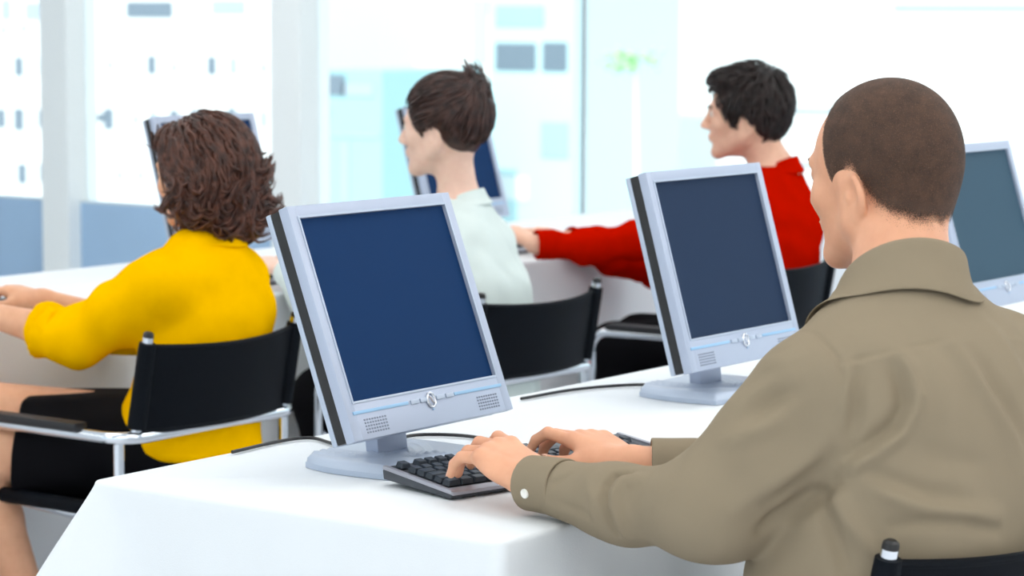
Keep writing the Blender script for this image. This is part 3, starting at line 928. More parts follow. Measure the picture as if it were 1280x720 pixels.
def eyes(hd, parent):
    for x in (-1, 1):
        c = hd.w((x*.032, .0768, .009)); M = Matrix.Translation(Vector(c))
        prof = [(.0128*math.sin(a)*hd.sc, -.0128*math.cos(a)*hd.sc) for a in np.linspace(.02, PI-.02, 12)]
        eo = B().lathe(prof, 16, M).build('eye', M_eye, parent)
        d = hd.B@np.array([0, 1, 0]); q = Vector(c)+Vector(d)*.0098*hd.sc
        prof = [(.0056*hd.sc, 0), (.0050*hd.sc, .0024*hd.sc), (.003*hd.sc, .0034*hd.sc)]
        B().lathe(prof, 14, Matrix.Translation(q) @ Vector(d).to_track_quat('Z', 'Y').to_matrix().to_4x4()).build('iris', M_iris, eo)
def brows(hd, parent, m):
    for x in (-1, 1):
        pts = [hd.w(p) for p in ((x*.013, .0985, .0255), (x*.026, .0955, .030), (x*.040, .0865, .030), (x*.050, .0765, .024))]
        B().tube(pts, [.0026, .0032, .0026, .0012], 6).build('eyebrow', m, parent)

def hand(F, W, fw, side, thumb, size=1.0, pitch=22, ang=((-10, -45, -72),)*4, k=.006, tpitch=-12, spread=1.0, tin=.35):
    """W wrist, fw horizontal heading, side = unit vector towards the thumb"""
    W = np.array(W, float); fw = nrm(fw); up0 = V3(0, 0, 1); s = nrm(np.array(side, float)-fw*np.dot(side, fw))
    up0 = np.cross(s, fw); up0 = up0 if up0[2] > 0 else -up0
    def d(p): p = math.radians(p); return fw*math.cos(p)+up0*math.sin(p)
    h = d(pitch); n = -fw*math.sin(math.radians(pitch))+up0*math.cos(math.radians(pitch))
    z = size
    kn = [(.092, .027), (.096, .009), (.091, -.009), (.083, -.026)]
    ln = [(.043, .025, .019), (.047, .028, .020), (.043, .026, .019), (.034, .020, .017)]
    rr_ = [(.0098, .0088, .0078, .0064), (.0100, .0090, .0080, .0066), (.0096, .0086, .0076, .0062), (.0086, .0076, .0068, .0056)]
    tips = []
    base = W+h*.012*z
    F.ell(W+h*.052*z-n*.002, np.array([.040, .050, .0155])*z, np.stack([s, h, n], 1), .012)
    for i in range(4):
        K = W+h*kn[i][0]*z+s*kn[i][1]*z
        F.cap(base+s*kn[i][1]*.55*z, K, .0135*z, .0112*z, .010)
        F.ell(K+n*.0028*z, np.array([.0082, .010, .0080])*z, np.stack([s, h, n], 1), .008)
        F.cap(W+h*.03*z+s*kn[i][1]*.4*z+n*.009*z, K+n*.0035*z, .0030*z, .0040*z, .010)
        a = K; sp = s*(.10*(1.5-i)*spread)
        for q in range(3):
            dd = nrm(d(ang[i % len(ang)][q])+sp*(1 if q == 0 else .6)); b = a+dd*ln[i][q]*z
            F.cap(a, b, rr_[i][q]*z, rr_[i][q+1]*z, .0025)
            a = b
        tips.append((a, dd, rr_[i][3]*z))
    # thumb from the side of the palm near its base
    A = W+h*.022*z+s*.020*z-n*.004; Bp = A+nrm(h*.80+s*.52-n*.28)*.046*z
    C = Bp+nrm(h*.86+s*tin*.6-n*.34+d(tpitch)*.2)*.033*z; Dp = C+nrm(h*.95-s*(.35-tin)-n*.18)*.024*z
    F.cap(A, Bp, .0165*z, .0120*z, .014); F.cap(Bp, C, .0112*z, .0095*z, .004); F.cap(C, Dp, .0098*z, .0070*z, .003)
    F.ell(W+h*.035*z+s*.022*z-n*.008, np.array([.018, .030, .014])*z, np.stack([s, h, n], 1), .012)
    tips.append((Dp, nrm(Dp-C), .007*z))
    return tips

def person_body(J):
    """whole body as one implicit surface"""
    F = Field(); r, f = J['r'], J['f']
    F.loft(J['torso'], r, f, .03)
    for sd in ('L', 'R'):
        sh, el, wr = J['sh'+sd], J['el'+sd], J['wr'+sd]
        F.cap(J['neckb']-V3(0, 0, .01), sh, .040, .046, .05)
        F.ell(sh, (.052, .052, .056), None, .03)
        F.cap(sh, el, J['ra'][0], J['ra'][1], .02); F.cap(el, el+(wr-el)*.35, J['ra'][1]*.95, J['ra'][2], .02); F.cap(el+(wr-el)*.35, wr, J['ra'][2], J['ra'][3], .02)
        F.cap(wr, wr+nrm(wr-el)*.012, J['ra'][3], J['ra'][3]*.95, .01)
        hp, kn, an = J['hp'+sd], J['kn'+sd], J['an'+sd]
        F.cap(hp, kn, J['rl'][0], J['rl'][1], .03); F.cap(kn, kn+(an-kn)*.35, J['rl'][1], J['rl'][2], .02); F.cap(kn+(an-kn)*.35, an, J['rl'][2], J['rl'][3], .02)
        toe = J['toe'+sd]; F.cap(an-V3(0, 0, .03), toe, .034, .026, .02)
    hd = J['head']
    F.cap(J['neckb'], hd.w((0, -.022, -.045)), J['rn'][0], J['rn'][1], .03)
    hd.add(F)
    J['tips'] = []
    for sd in ('L', 'R'):
        hk = J.get('hand'+sd)
        if hk: J['tips'] += hand(F, J['wr'+sd], **hk)
    return F

def bounds(pts, m): P = np.array(pts); return P.min(0)-m, P.max(0)+m

def finish(name, V, Fq, m, parent, h=None, it=1):
    if it: V = relax(V, Fq, it, .5)
    return mesh_obj(name, V, Fq, m, parent, smooth=True), V

def raycast(F, px, py, t0=2.5, t1=9):
    XX = (px-640)/FPX; UU = (360-py)/FPX
    d = np.array((Fw+R2*XX+U2*UU).normalized()); o = np.array(CAM); t = t0
    for _ in range(400):
        v = F.ev((o+d*t)[None])[0]
        if v < .0004: return o+d*t
        t += max(v*.7, .0004)
        if t > t1: return None
    return None

# --- hair made of many tapered locks that follow a surface
def locks(F, roots, flow, steps, seg, rad, lift=.002, wave=.0, wf=60, seed=1, taper=True, lifts=None, fall=0):
    """returns verts, quads of 4-sided tapered strands gliding over field F"""
    n = len(roots); P = roots.copy(); g = F.grad(P); P = P-g*F.ev(P)[:, None]
    r_ = np.random.default_rng(seed); lift_ = lift*(.4+1.2*r_.random(n)) if lifts is None else lifts
    ph = r_.random(n)*6.28; seg_ = seg*(.7+.6*r_.random(n)); path = []
    wa = wave*(.5+r_.random(n))
    prevd = None
    for q in range(steps+1):
        g = F.grad(P); off = lift_*(1 if q else .1)*(1+fall*q/steps)
        d = flow(P, q); d = d-g*np.sum(d*g, 1)[:, None]; d /= np.maximum(np.linalg.norm(d, axis=1), 1e-6)[:, None]
        if prevd is not None: d = prevd*.45+d*.55; d /= np.maximum(np.linalg.norm(d, axis=1), 1e-6)[:, None]
        prevd = d; b = np.cross(d, g)
        w = (wa*np.sin(ph+wf*q*seg))[:, None]
        path.append((P+g*off[:, None]+b*w, g, b))
        P = P+d*seg_[:, None]; P = P-F.grad(P)*F.ev(P)[:, None]
    V = []; rr2 = rad*(.6+.8*r_.random(n))
    for q, (p, g, b) in enumerate(path):
        t = q/steps; w = rr2*(math.sin(PI*min(t*.85+.12, 1))**.6 if taper else 1); w = (w if q < steps else w*.15)[:, None]
        V.append(np.stack([p+b*w, p+g*w*.55, p-b*w, p-g*w*.55], 1))
    V = np.stack(V, 1)                  # n, steps+1, 4, 3
    idx = np.arange(n*(steps+1)*4).reshape(n, steps+1, 4); Fs = []
    for q in range(steps):
        for k in range(4):
            k2 = (k+1) % 4; Fs.append(np.stack([idx[:, q, k], idx[:, q+1, k], idx[:, q+1, k2], idx[:, q, k2]], 1))
    return V.reshape(-1, 3), np.concatenate(Fs)

def sphere_pts(n, seed=0):
    r_ = np.random.default_rng(seed); v = r_.normal(size=(n, 3)); return v/np.linalg.norm(v, axis=1)[:, None]

def join_mesh(parts):
    Vs, Fs, o = [], [], 0
    for V, Fq in parts: Vs.append(V); Fs.append(Fq+o); o += len(V)
    return np.concatenate(Vs), np.concatenate(Fs)

def collar_mesh(N, ax, fdir, rx, ry, hgt=.036, leaf=.05, drop=.05, flare=.014, span=155, tip=.02, thick=.0022):
    """turned-down collar round the point N; opens towards fdir"""
    ax = nrm(ax); f = nrm(np.array(fdir)-ax*np.dot(fdir, ax)); s = np.cross(f, ax)
    n = 64; rows = []
    for i in range(n+1):
        th = math.radians(-span+2*span*i/n)      # 0 = back
        c, sn = math.cos(th), math.sin(th); fr = (1-c)/2
        o = N+ax*(-drop*fr**1.3)
        def pt(r, z): return o+(-f*c*ry+s*sn*rx)*r+ax*z
        lf = leaf+tip*fr**2
        e = .0035*math.sin(th*3+1)
        rows.append([pt(1.02, -.012), pt(1.0, hgt*.5), pt(.985, hgt*.92), pt(1.0, hgt+.0035), pt(1.035, hgt), pt(1.07, hgt-lf*.35), pt(1.12+flare*4*fr, hgt-lf*.72), pt(1.19+flare*8*fr+e, hgt-lf*(1.0-.12*fr))])
    V = np.array(rows).reshape(-1, 3); m = 8
    Fq = np.array([(i*m+j, i*m+j+1, (i+1)*m+j+1, (i+1)*m+j) for i in range(n) for j in range(m-1)])
    return V, Fq

def hug_field(F, J, g):
    H = Field(); H.ops = [o for o in F.ops if o[4] == 'u']
    H.cap(J['neckb'], J['head'].w((0, -.022, -.045)), J['rn'][0]+g, J['rn'][1]+g, .03)
    return H
def hug(Vc, F, m=8, gap=.004):
    W = Vc.reshape(-1, m, 3).copy()
    for j, k in ((5, .4), (6, .8), (7, 1.0)):
        P = W[:, j]; e = F.ev(P); g = F.grad(P)
        P = P-g*((e-gap)*k)[:, None]
        for _ in range(3): P = (P+np.roll(P, 1, 0)*.5+np.roll(P, -1, 0)*.5)/2 if False else np.concatenate([P[:1], (P[:-2]+2*P[1:-1]+P[2:])/4, P[-1:]])
        W[:, j] = P
    return W.reshape(-1, 3)
def solid(o, t, sub=0):
    s = o.modifiers.new('thickness', 'SOLIDIFY'); s.thickness = t; s.offset = 0
    if sub: q = o.modifiers.new('smooth', 'SUBSURF'); q.levels = sub; q.render_levels = sub

def add_folds(V, N, folds):
    """folds: (polyline, width, amplitude); positive lifts a ridge, negative a crease"""
    D = np.zeros(len(V))
    for pts, w, a in folds:
        d, t = seg_dist(V, pts)
        D += a*np.exp(-(d/w)**2)*np.sin(np.clip(t*.9+.05, 0, 1)*PI)**.5
    return V+N*D[:, None]

def end_cut(e, dr, R, L):
    def f(P):
        q = P-e; t = q@dr; rad = np.linalg.norm(q-t[:, None]*dr, axis=1)
        return np.where((np.abs(t) < L) & (rad < R), -t, 1.0)
    return f
def legs_cloth(J, g=.012, to_ankle=True):
    F = Field(); r, f = J['r'], J['f']
    F.loft([(c-V3(0, 0, .016 if i == 0 else 0), w+g, d+g) for i, (c, w, d) in enumerate(J['torso'][:3])], r, f, .03)
    for sd in ('L', 'R'):
        hp, kn, an = J['hp'+sd], J['kn'+sd], J['an'+sd]
        F.cap(hp, kn, J['rl'][0]+g, J['rl'][1]+g*1.3, .04)
        if to_ankle: F.cap(kn, an, J['rl'][1]+g*1.2, .058, .03)
    return F
def shoe(J, sd, parent):
    F = Field(); an, toe = J['an'+sd], J['toe'+sd]; d = nrm((toe-an)*V3(1, 1, 0)); a0 = V3(an[0], an[1], .045)
    F.cap(a0-d*.045, a0+d*.05, .040, .038, .02); F.cap(a0+d*.05, a0+d*.15-V3(0, 0, .012), .040, .030, .03); F.cap(a0-d*.02+V3(0, 0, .02), a0+V3(0, 0, .06), .038, .040, .02)
    F.plane((0, 0, .004), (0, 0, -1), .004)
    lo, hi = bounds([a0-d*.1, a0+d*.2], .08); V, Q = F.mesh(lo, hi, .006); finish('shoe', V, Q, M_shoe, parent)

def fill_legs(J, P, yaw, hipw=.085, thigh=.36, zk=.50, knee_gap=.10, foot_fwd=-.07):
    r, f = J['r'], J['f']
    for sd, s in (('L', -1), ('R', 1)):
        J['hp'+sd] = P+r*s*hipw+f*.02
        J['kn'+sd] = P+r*s*knee_gap+f*thigh+V3(0, 0, zk-P[2])
        J['an'+sd] = J['kn'+sd]*V3(1, 1, 0)+f*foot_fwd+V3(0, 0, .09)
        J['toe'+sd] = J['an'+sd]+f*.16-V3(0, 0, .055)

# ---- the man in the taupe shirt --------------------------------------------------
def person_root(label, c): return empty('person', c, label=label, cat='person')
# children are built in world space, so the root stays at the origin of its meshes
def at_world(root):
    for o in scene.objects:
        if o.parent == root: o.matrix_parent_inverse = Matrix.Translation(-root.location)

yb = math.radians(-20)
r_ = V3(math.cos(yb), math.sin(yb), 0); f_ = V3(-math.sin(yb), math.cos(yb), 0)
S = V3(.325, -1.115, .985)
Pv = V3(.322, -1.140, .525)
JB = dict(r=r_, f=f_, shL=S-.148*r_+.004*f_-V3(0, 0, .052), shR=S+.172*r_+.006*f_-V3(0, 0, .045), elL=V3(.110, -.962, .794), elR=V3(.60, -.965, .77),
          wrL=V3(.170, -.655, .783), wrR=V3(.384, -.664, .780), neckb=S+V3(.012, .012, .075),
          head=Head((.413, -1.030, 1.193), math.radians(-13), math.radians(8), 0, 1.0, True),
          ra=(.045, .038, .032, .0250), rl=(.082, .058, .052, .036), rn=(.062, .060))
c72 = V3(.300, -1.120, .72)
JB['torso'] = [(Pv-V3(0, 0, .09), .160, .105), (Pv, .165, .11), (c72-V3(0, 0, .05), .148, .11), (c72+V3(.01, -.01, .10), .158, .115), (S-V3(0, 0, .06)+f_*-.005, .165, .112), (S+V3(0, 0, .025), .125, .085), (S+V3(.01, .01, .07), .062, .058)]
fill_legs(JB, Pv, yb, thigh=.37, zk=.52)
JB['handL'] = dict(fw=nrm(V3(.34, .94, 0)), side=V3(1, -.3, .15), thumb=1, size=1.06, pitch=19, spread=1.4,
                   ang=((4, -30, -60), (-2, -36, -64), (-6, -38, -66), (-2, -34, -62)))
JB['handR'] = dict(fw=nrm(V3(.22, .97, 0)), side=V3(-1, .1, 0), thumb=1, size=1.0, pitch=15, spread=1.4,
                   ang=((10, -30, -58), (0, -40, -70), (-6, -46, -74), (-8, -48, -74)))
HB = JB['head']; HB.hl = HL_MALE
FB = person_body(JB)
manB = person_root('person in a taupe shirt with cropped hair typing, seen from behind at the right', (.33, -1.12, 0))
V, Q = FB.mesh((-.2, -1.45, -.02), (.95, -.25, 1.36), .0027)
o_bodyB, _ = finish('body', V, Q, SK_B, manB)
eyes(HB, manB); brows(HB, manB, H_B)
# finger nails
M_nail = mat('fingernail', (236, 190, 165), .3)
for (p, d, rr0) in JB['tips']:
    d = Vector(d); up = Vector((0, 0, 1)); up = (up-d*up.dot(d)).normalized(); sx = d.cross(up)
    M = Matrix(((sx.x, d.x, up.x, 0), (sx.y, d.y, up.y, 0), (sx.z, d.z, up.z, 0), (0, 0, 0, 1)))
    c = Vector(p)+up*rr0*.86+d*.001
    B().box(-rr0*.62, rr0*.62, -.0055, .0055, -.0007, .0007, .0006, Matrix.Translation(c) @ M).build('fingernail', M_nail, o_bodyB)

# cropped hair: thin shell over the skull with a feathered edge
FH = Field()
HB.ell(FH, (0, -.016, .035), (.0800, .1005, .0895), .02); HB.ell(FH, (0, -.046, .0), (.0675, .0605, .072), .03)
HB.ell(FH, (0, .028, .012), (.0650, .063, .078), .03)
FH.cap(JB['neckb'], HB.w((0, -.022, -.045)), .0635, .0615, .03)
FH.fn(lambda P: HB.hairline(P)+.016, .004)
lo, hi = bounds([HB.w((0, 0, 0))], .15)
V, Q = FH.mesh(lo, hi, .0028); V = relax(V, Q, 1)
# keep the outside only, then cut near the hairline with a soft attribute
mask = HB.hairline(V)
keepf = (mask[Q] > -.012).all(1)
Q = Q[keepf]
o = mesh_obj('hair', V, Q, None, manB, smooth=True)
at = o.data.attributes.new('edge', 'FLOAT', 'POINT')
Ln = HB.loc(V); thick = np.clip((mask+.004+vnoise(V, 70, 3)*.004)/.022, 0, 1)
side = np.clip((np.abs(Ln[:, 0])-.04)/.05, 0, 1)*np.clip((.055-Ln[:, 2])/.10, 0, 1)
at.data.foreach_set('value', np.clip(thick*(1-.25*side), 0, 1))
def crop_mat():
    m = hair_mat('cropped_hair_shell', (62, 44, 34), (92, 67, 53), .8); nt = m.node_tree; b = nt.nodes['Principled BSDF']
    for n in nt.nodes:
        if n.type == 'TEX_NOISE': n.inputs['Scale'].default_value = 60; n.inputs['Detail'].default_value = 9; n.inputs['Roughness'].default_value = .7
    a = nt.nodes.new('ShaderNodeAttribute'); a.attribute_name = 'edge'
    tc = nt.nodes.new('ShaderNodeTexCoord'); n = nt.nodes.new('ShaderNodeTexNoise'); n.inputs['Scale'].default_value = 900; n.inputs['Detail'].default_value = 2
    nt.links.new(tc.outputs['Object'], n.inputs['Vector'])
    r = nt.nodes.new('ShaderNodeMapRange'); r.inputs['From Min'].default_value = .32; r.inputs['From Max'].default_value = .68
    nt.links.new(n.outputs['Fac'], r.inputs['Value'])
    s = nt.nodes.new('ShaderNodeMath'); s.operation = 'SUBTRACT'; nt.links.new(a.outputs['Fac'], s.inputs[0]); nt.links.new(r.outputs[0], s.inputs[1])
    q = nt.nodes.new('ShaderNodeMapRange'); q.inputs['From Min'].default_value = -.22; q.inputs['From Max'].default_value = .14
    nt.links.new(s.outputs[0], q.inputs['Value']); nt.links.new(q.outputs[0], b.inputs['Alpha'])
    bp = nt.nodes.new('ShaderNodeBump'); bp.inputs['Strength'].default_value = .5; bp.inputs['Distance'].default_value = .002
    nt.links.new(n.outputs['Fac'], bp.inputs['Height']); nt.links.new(bp.outputs[0], b.inputs['Normal'])
    return m
o.data.materials.append(crop_mat())

# shirt
def shirt_field(J, tor, rs, ext=None, k=.04, hem=None, cutL=1.0, cutR=1.0, sagk=0):
    F = Field(); F.loft(tor, J['r'], J['f'], .03, power=2.2)
    for sd in ('L', 'R'):
        sh, el, wr = J['sh'+sd], J['el'+sd], J['wr'+sd]
        F.cap(J['neckb']-V3(0, 0, .022), sh+V3(0, 0, .006), .050, rs[0]*.86, .06)
        F.cap(sh, sh+(el-sh)*.5, rs[0], rs[1], k); F.cap(sh+(el-sh)*.5, el, rs[1], rs[2], k)
        mid = el+(wr-el)*.5-V3(0, 0, sagk)
        F.cap(el, mid, rs[2], rs[3], k); F.cap(mid, wr, rs[3], rs[4], k)
    return F
st = [(Pv-V3(0, 0, .04), .182, .132), (Pv+V3(0, 0, .05), .182, .134), (c72-V3(.006, -.018, .03), .178, .158), (c72+V3(.008, -.008, .09), .180, .146), (S-V3(0, 0, .055)-f_*.008, .186, .132), (S+V3(0, 0, .02)-f_*.006, .150, .100), (S+V3(.01, .01, .062), .072, .068)]
FS = shirt_field(JB, st, (.068, .066, .062, .045, .0335), sagk=.011)
for sd in ('L', 'R'):
    el, wr = JB['el'+sd], JB['wr'+sd]; dr = nrm(wr-el)
    e = wr-dr*(.030 if sd == 'L' else .068)
    FS.fn(end_cut(e, dr, .08, .12), .002)
FS.cap(JB['neckb']+V3(0, 0, .0), HB.w((0, -.02, -.02)), .066, .072, .006, 's')
FS.plane(JB['neckb']+V3(0, 0, .030), (-.1, -.25, 1), .004)
SH_H = .0038
V, Q = FS.mesh((-.15, -1.45, .40), (.85, -.55, 1.10), SH_H)
V = relax(V, Q, 2); N = vert_normals(V, Q)
BASE_SHIRT = (V.copy(), N.copy())
FOLDS = [
    ([(0.151, -1.119, 0.984), (0.175, -1.141, 0.991), (0.2, -1.165, 0.996), (0.237, -1.189, 1.002), (0.289, -1.211, 1.005), (0.415, -1.228, 0.997)], 0.0035, -0.00286),
    ([(0.148, -1.121, 0.979), (0.172, -1.143, 0.986), (0.197, -1.167, 0.991), (0.234, -1.191, 0.998), (0.285, -1.214, 1.002), (0.407, -1.233, 0.994)], 0.005, 0.00182),
    ([(0.183, -1.045, 1.013), (0.171, -1.072, 1.012), (0.159, -1.09, 1.004), (0.151, -1.111, 0.99), (0.143, -1.123, 0.97), (0.133, -1.126, 0.942)], 0.0045, -0.00338),
    ([(0.199, -1.168, 0.992), (0.199, -1.182, 0.975), (0.194, -1.195, 0.945), (0.183, -1.195, 0.923), (0.171, -1.189, 0.901), (0.145, -1.158, 0.872), (0.134, -1.131, 0.853)], 0.01, 0.01275),
    ([(0.188, -1.17, 0.976), (0.186, -1.179, 0.96), (0.181, -1.187, 0.936), (0.17, -1.183, 0.915), (0.147, -1.157, 0.888), (0.138, -1.137, 0.877)], 0.01, -0.01105),
    ([(0.164, -1.137, 0.983), (0.15, -1.139, 0.96), (0.143, -1.143, 0.923), (0.138, -1.138, 0.894)], 0.01, -0.0085),
    ([(0.154, -1.13, 0.978), (0.14, -1.131, 0.951), (0.136, -1.134, 0.918)], 0.01, 0.0068),
    ([(0.134, -1.13, 0.851), (0.131, -1.109, 0.831), (0.128, -1.087, 0.817), (0.124, -1.063, 0.799), (0.108, -1.039, 0.78)], 0.012, -0.017),
    ([(0.144, -1.166, 0.842), (0.152, -1.183, 0.832), (0.18, -1.219, 0.816), (0.218, -1.246, 0.806), (0.278, -1.27, 0.796)], 0.012, 0.00935),
    ([(0.144, -1.16, 0.857), (0.156, -1.186, 0.846), (0.183, -1.22, 0.83), (0.229, -1.251, 0.821)], 0.012, -0.00765),
    ([(0.151, -1.189, 0.793), (0.174, -1.215, 0.798), (0.218, -1.246, 0.795), (0.28, -1.269, 0.776)], 0.009, -0.0068),
    ([(0.265, -1.207, 1.0), (0.27, -1.227, 0.973), (0.284, -1.247, 0.937), (0.308, -1.266, 0.889), (0.325, -1.276, 0.848)], 0.013, 0.00935),
    ([(0.288, -1.223, 0.991), (0.296, -1.244, 0.955), (0.316, -1.261, 0.92), (0.336, -1.271, 0.886)], 0.013, -0.0068),
    ([(0.131, -1.12, 0.833), (0.131, -1.142, 0.799), (0.136, -1.165, 0.77), (0.143, -1.179, 0.743)], 0.012, 0.0102),
    ([(0.13, -1.1, 0.821), (0.127, -1.116, 0.792), (0.125, -1.134, 0.759), (0.126, -1.145, 0.733)], 0.011, -0.0102),
    ([(0.107, -1.071, 0.928), (0.094, -1.051, 0.908), (0.082, -1.03, 0.896), (0.077, -1.004, 0.887)], 0.012, 0.0085),
    ([(0.121, -1.078, 0.968), (0.114, -1.044, 0.954), (0.107, -1.014, 0.935)], 0.014, 0.0068),
    ([(0.112, -1.068, 0.949), (0.104, -1.043, 0.933), (0.092, -1.013, 0.915)], 0.011, -0.0068),
    ([(0.128, -1.119, 0.903), (0.118, -1.093, 0.868), (0.094, -1.058, 0.838), (0.061, -1.016, 0.805)], 0.016, 0.0085),
    ([(0.132, -1.117, 0.868), (0.12, -1.087, 0.842), (0.098, -1.051, 0.814)], 0.012, -0.0068),
    ([(0.142, -1.077, 0.995), (0.127, -1.058, 0.98), (0.133, -1.022, 0.971)], 0.014, 0.0051),
    ([(0.122, -0.711, 0.792), (0.123, -0.722, 0.801), (0.126, -0.736, 0.809)], 0.0055, -0.0039),
    ([(0.119, -0.718, 0.776), (0.09, -0.787, 0.772), (0.086, -0.809, 0.765)], 0.006, -0.0026),
    ([(0.108, -0.842, 0.827), (0.103, -0.825, 0.822), (0.093, -0.822, 0.811), (0.085, -0.824, 0.797), (0.082, -0.833, 0.774), (0.089, -0.839, 0.753)], 0.0065, -0.0153),
    ([(0.092, -0.872, 0.825), (0.092, -0.848, 0.816), (0.084, -0.843, 0.801), (0.08, -0.85, 0.777), (0.089, -0.855, 0.753)], 0.011, 0.0119),
    ([(0.103, -0.785, 0.811), (0.086, -0.805, 0.791), (0.088, -0.807, 0.76)], 0.01, 0.0051),
    ([(0.225, -1.196, 0.985), (0.222, -1.214, 0.949), (0.215, -1.223, 0.911)], 0.018, 0.0051),
    ([(0.185, -1.208, 0.885), (0.217, -1.235, 0.869), (0.27, -1.261, 0.859)], 0.016, -0.0051),
    ([(0.349, -1.209, 1.023), (0.353, -1.235, 0.995), (0.357, -1.255, 0.957)], 0.015, 0.0051),
]
def aniso(V, ax, s_along, s_across, seed):
    ax = nrm(ax); t = V@ax; Q_ = (V-t[:, None]*ax)*s_across+t[:, None]*ax*s_along
    return vnoise(Q_, 1, seed)
D0 = vnoise(V, 7, 2)*.0035+vnoise(V, 16, 4)*.0016
# diagonal tension folds over the back, rings round the sleeves
D0 += .0032*aniso(V, (.5, -.2, -.6), 5, 22, 5)
V = V+N*D0[:, None]
V = add_folds(V, N, FOLDS)
o_shirtB = mesh_obj('shirt', V, Q, M_taupe, manB, smooth=True)
# collar
Nk = JB['neckb']+V3(.004, .004, .008)
axn = nrm(HB.w((0, -.03, -.04))-JB['neckb'])
Vc, Qc = collar_mesh(Nk, axn*.8+V3(0, 0, .35)-f_*.12, nrm(f_), .074, .078, .032, .068, .060, .004, 158)
Vc = hug(Vc, hug_field(FS, JB, .009), gap=.0045)
oc = mesh_obj('collar', Vc, Qc, M_taupe, o_shirtB, smooth=True); solid(oc, .0024, 1)
# cuffs and buttons
for sd in ('L', 'R'):
    el, wr = JB['el'+sd], JB['wr'+sd]; dr = nrm(wr-el)
    C = Field(); a = wr-dr*(.058 if sd == 'L' else .095); b = wr+dr*(.010 if sd == 'L' else -.028)
    C.cap(a-dr*.02, b+dr*.03, .0390, .0362, .002); C.plane(b, dr, .0015); C.plane(a, -dr, .0015)
    C.cap(a-dr*.05, b+dr*.06, .0355, .0328, .001, 's')
    lo, hi = bounds([a, b], .06); Vq, Qq = C.mesh(lo, hi, .0016); Vq = relax(Vq, Qq, 1)
    Vq = Vq+(vnoise(Vq, 30, 7)*.0016)[:, None]*nrm((1, 1, 1))
    oq = mesh_obj('cuff', Vq, Qq, M_taupe, o_shirtB, smooth=True)
    if sd == 'L':
        p = raycast(C, 656, 617, 2.8)
        if p is not None:
            g = C.grad(p[None])[0]
            M = Matrix.Translation(Vector(p)) @ Vector(g).to_track_quat('Z', 'Y').to_matrix().to_4x4()
            B().lathe([(.0062, -.001), (.0066, .0008), (.0060, .0022), (.0046, .0016), (.001, .0014)], 24, M).build('button', M_btn, oq)
# trousers and shoes
FT = legs_cloth(JB); FT.plane(Pv+V3(0, 0, .08), (0, 0, 1), .01)
V, Q = FT.mesh((-.05, -1.45, .05), (.95, -.45, .72), .008); finish('trousers', V, Q, M_blackc, manB)
for sd in ('L', 'R'): shoe(JB, sd, manB)
at_world(manB)

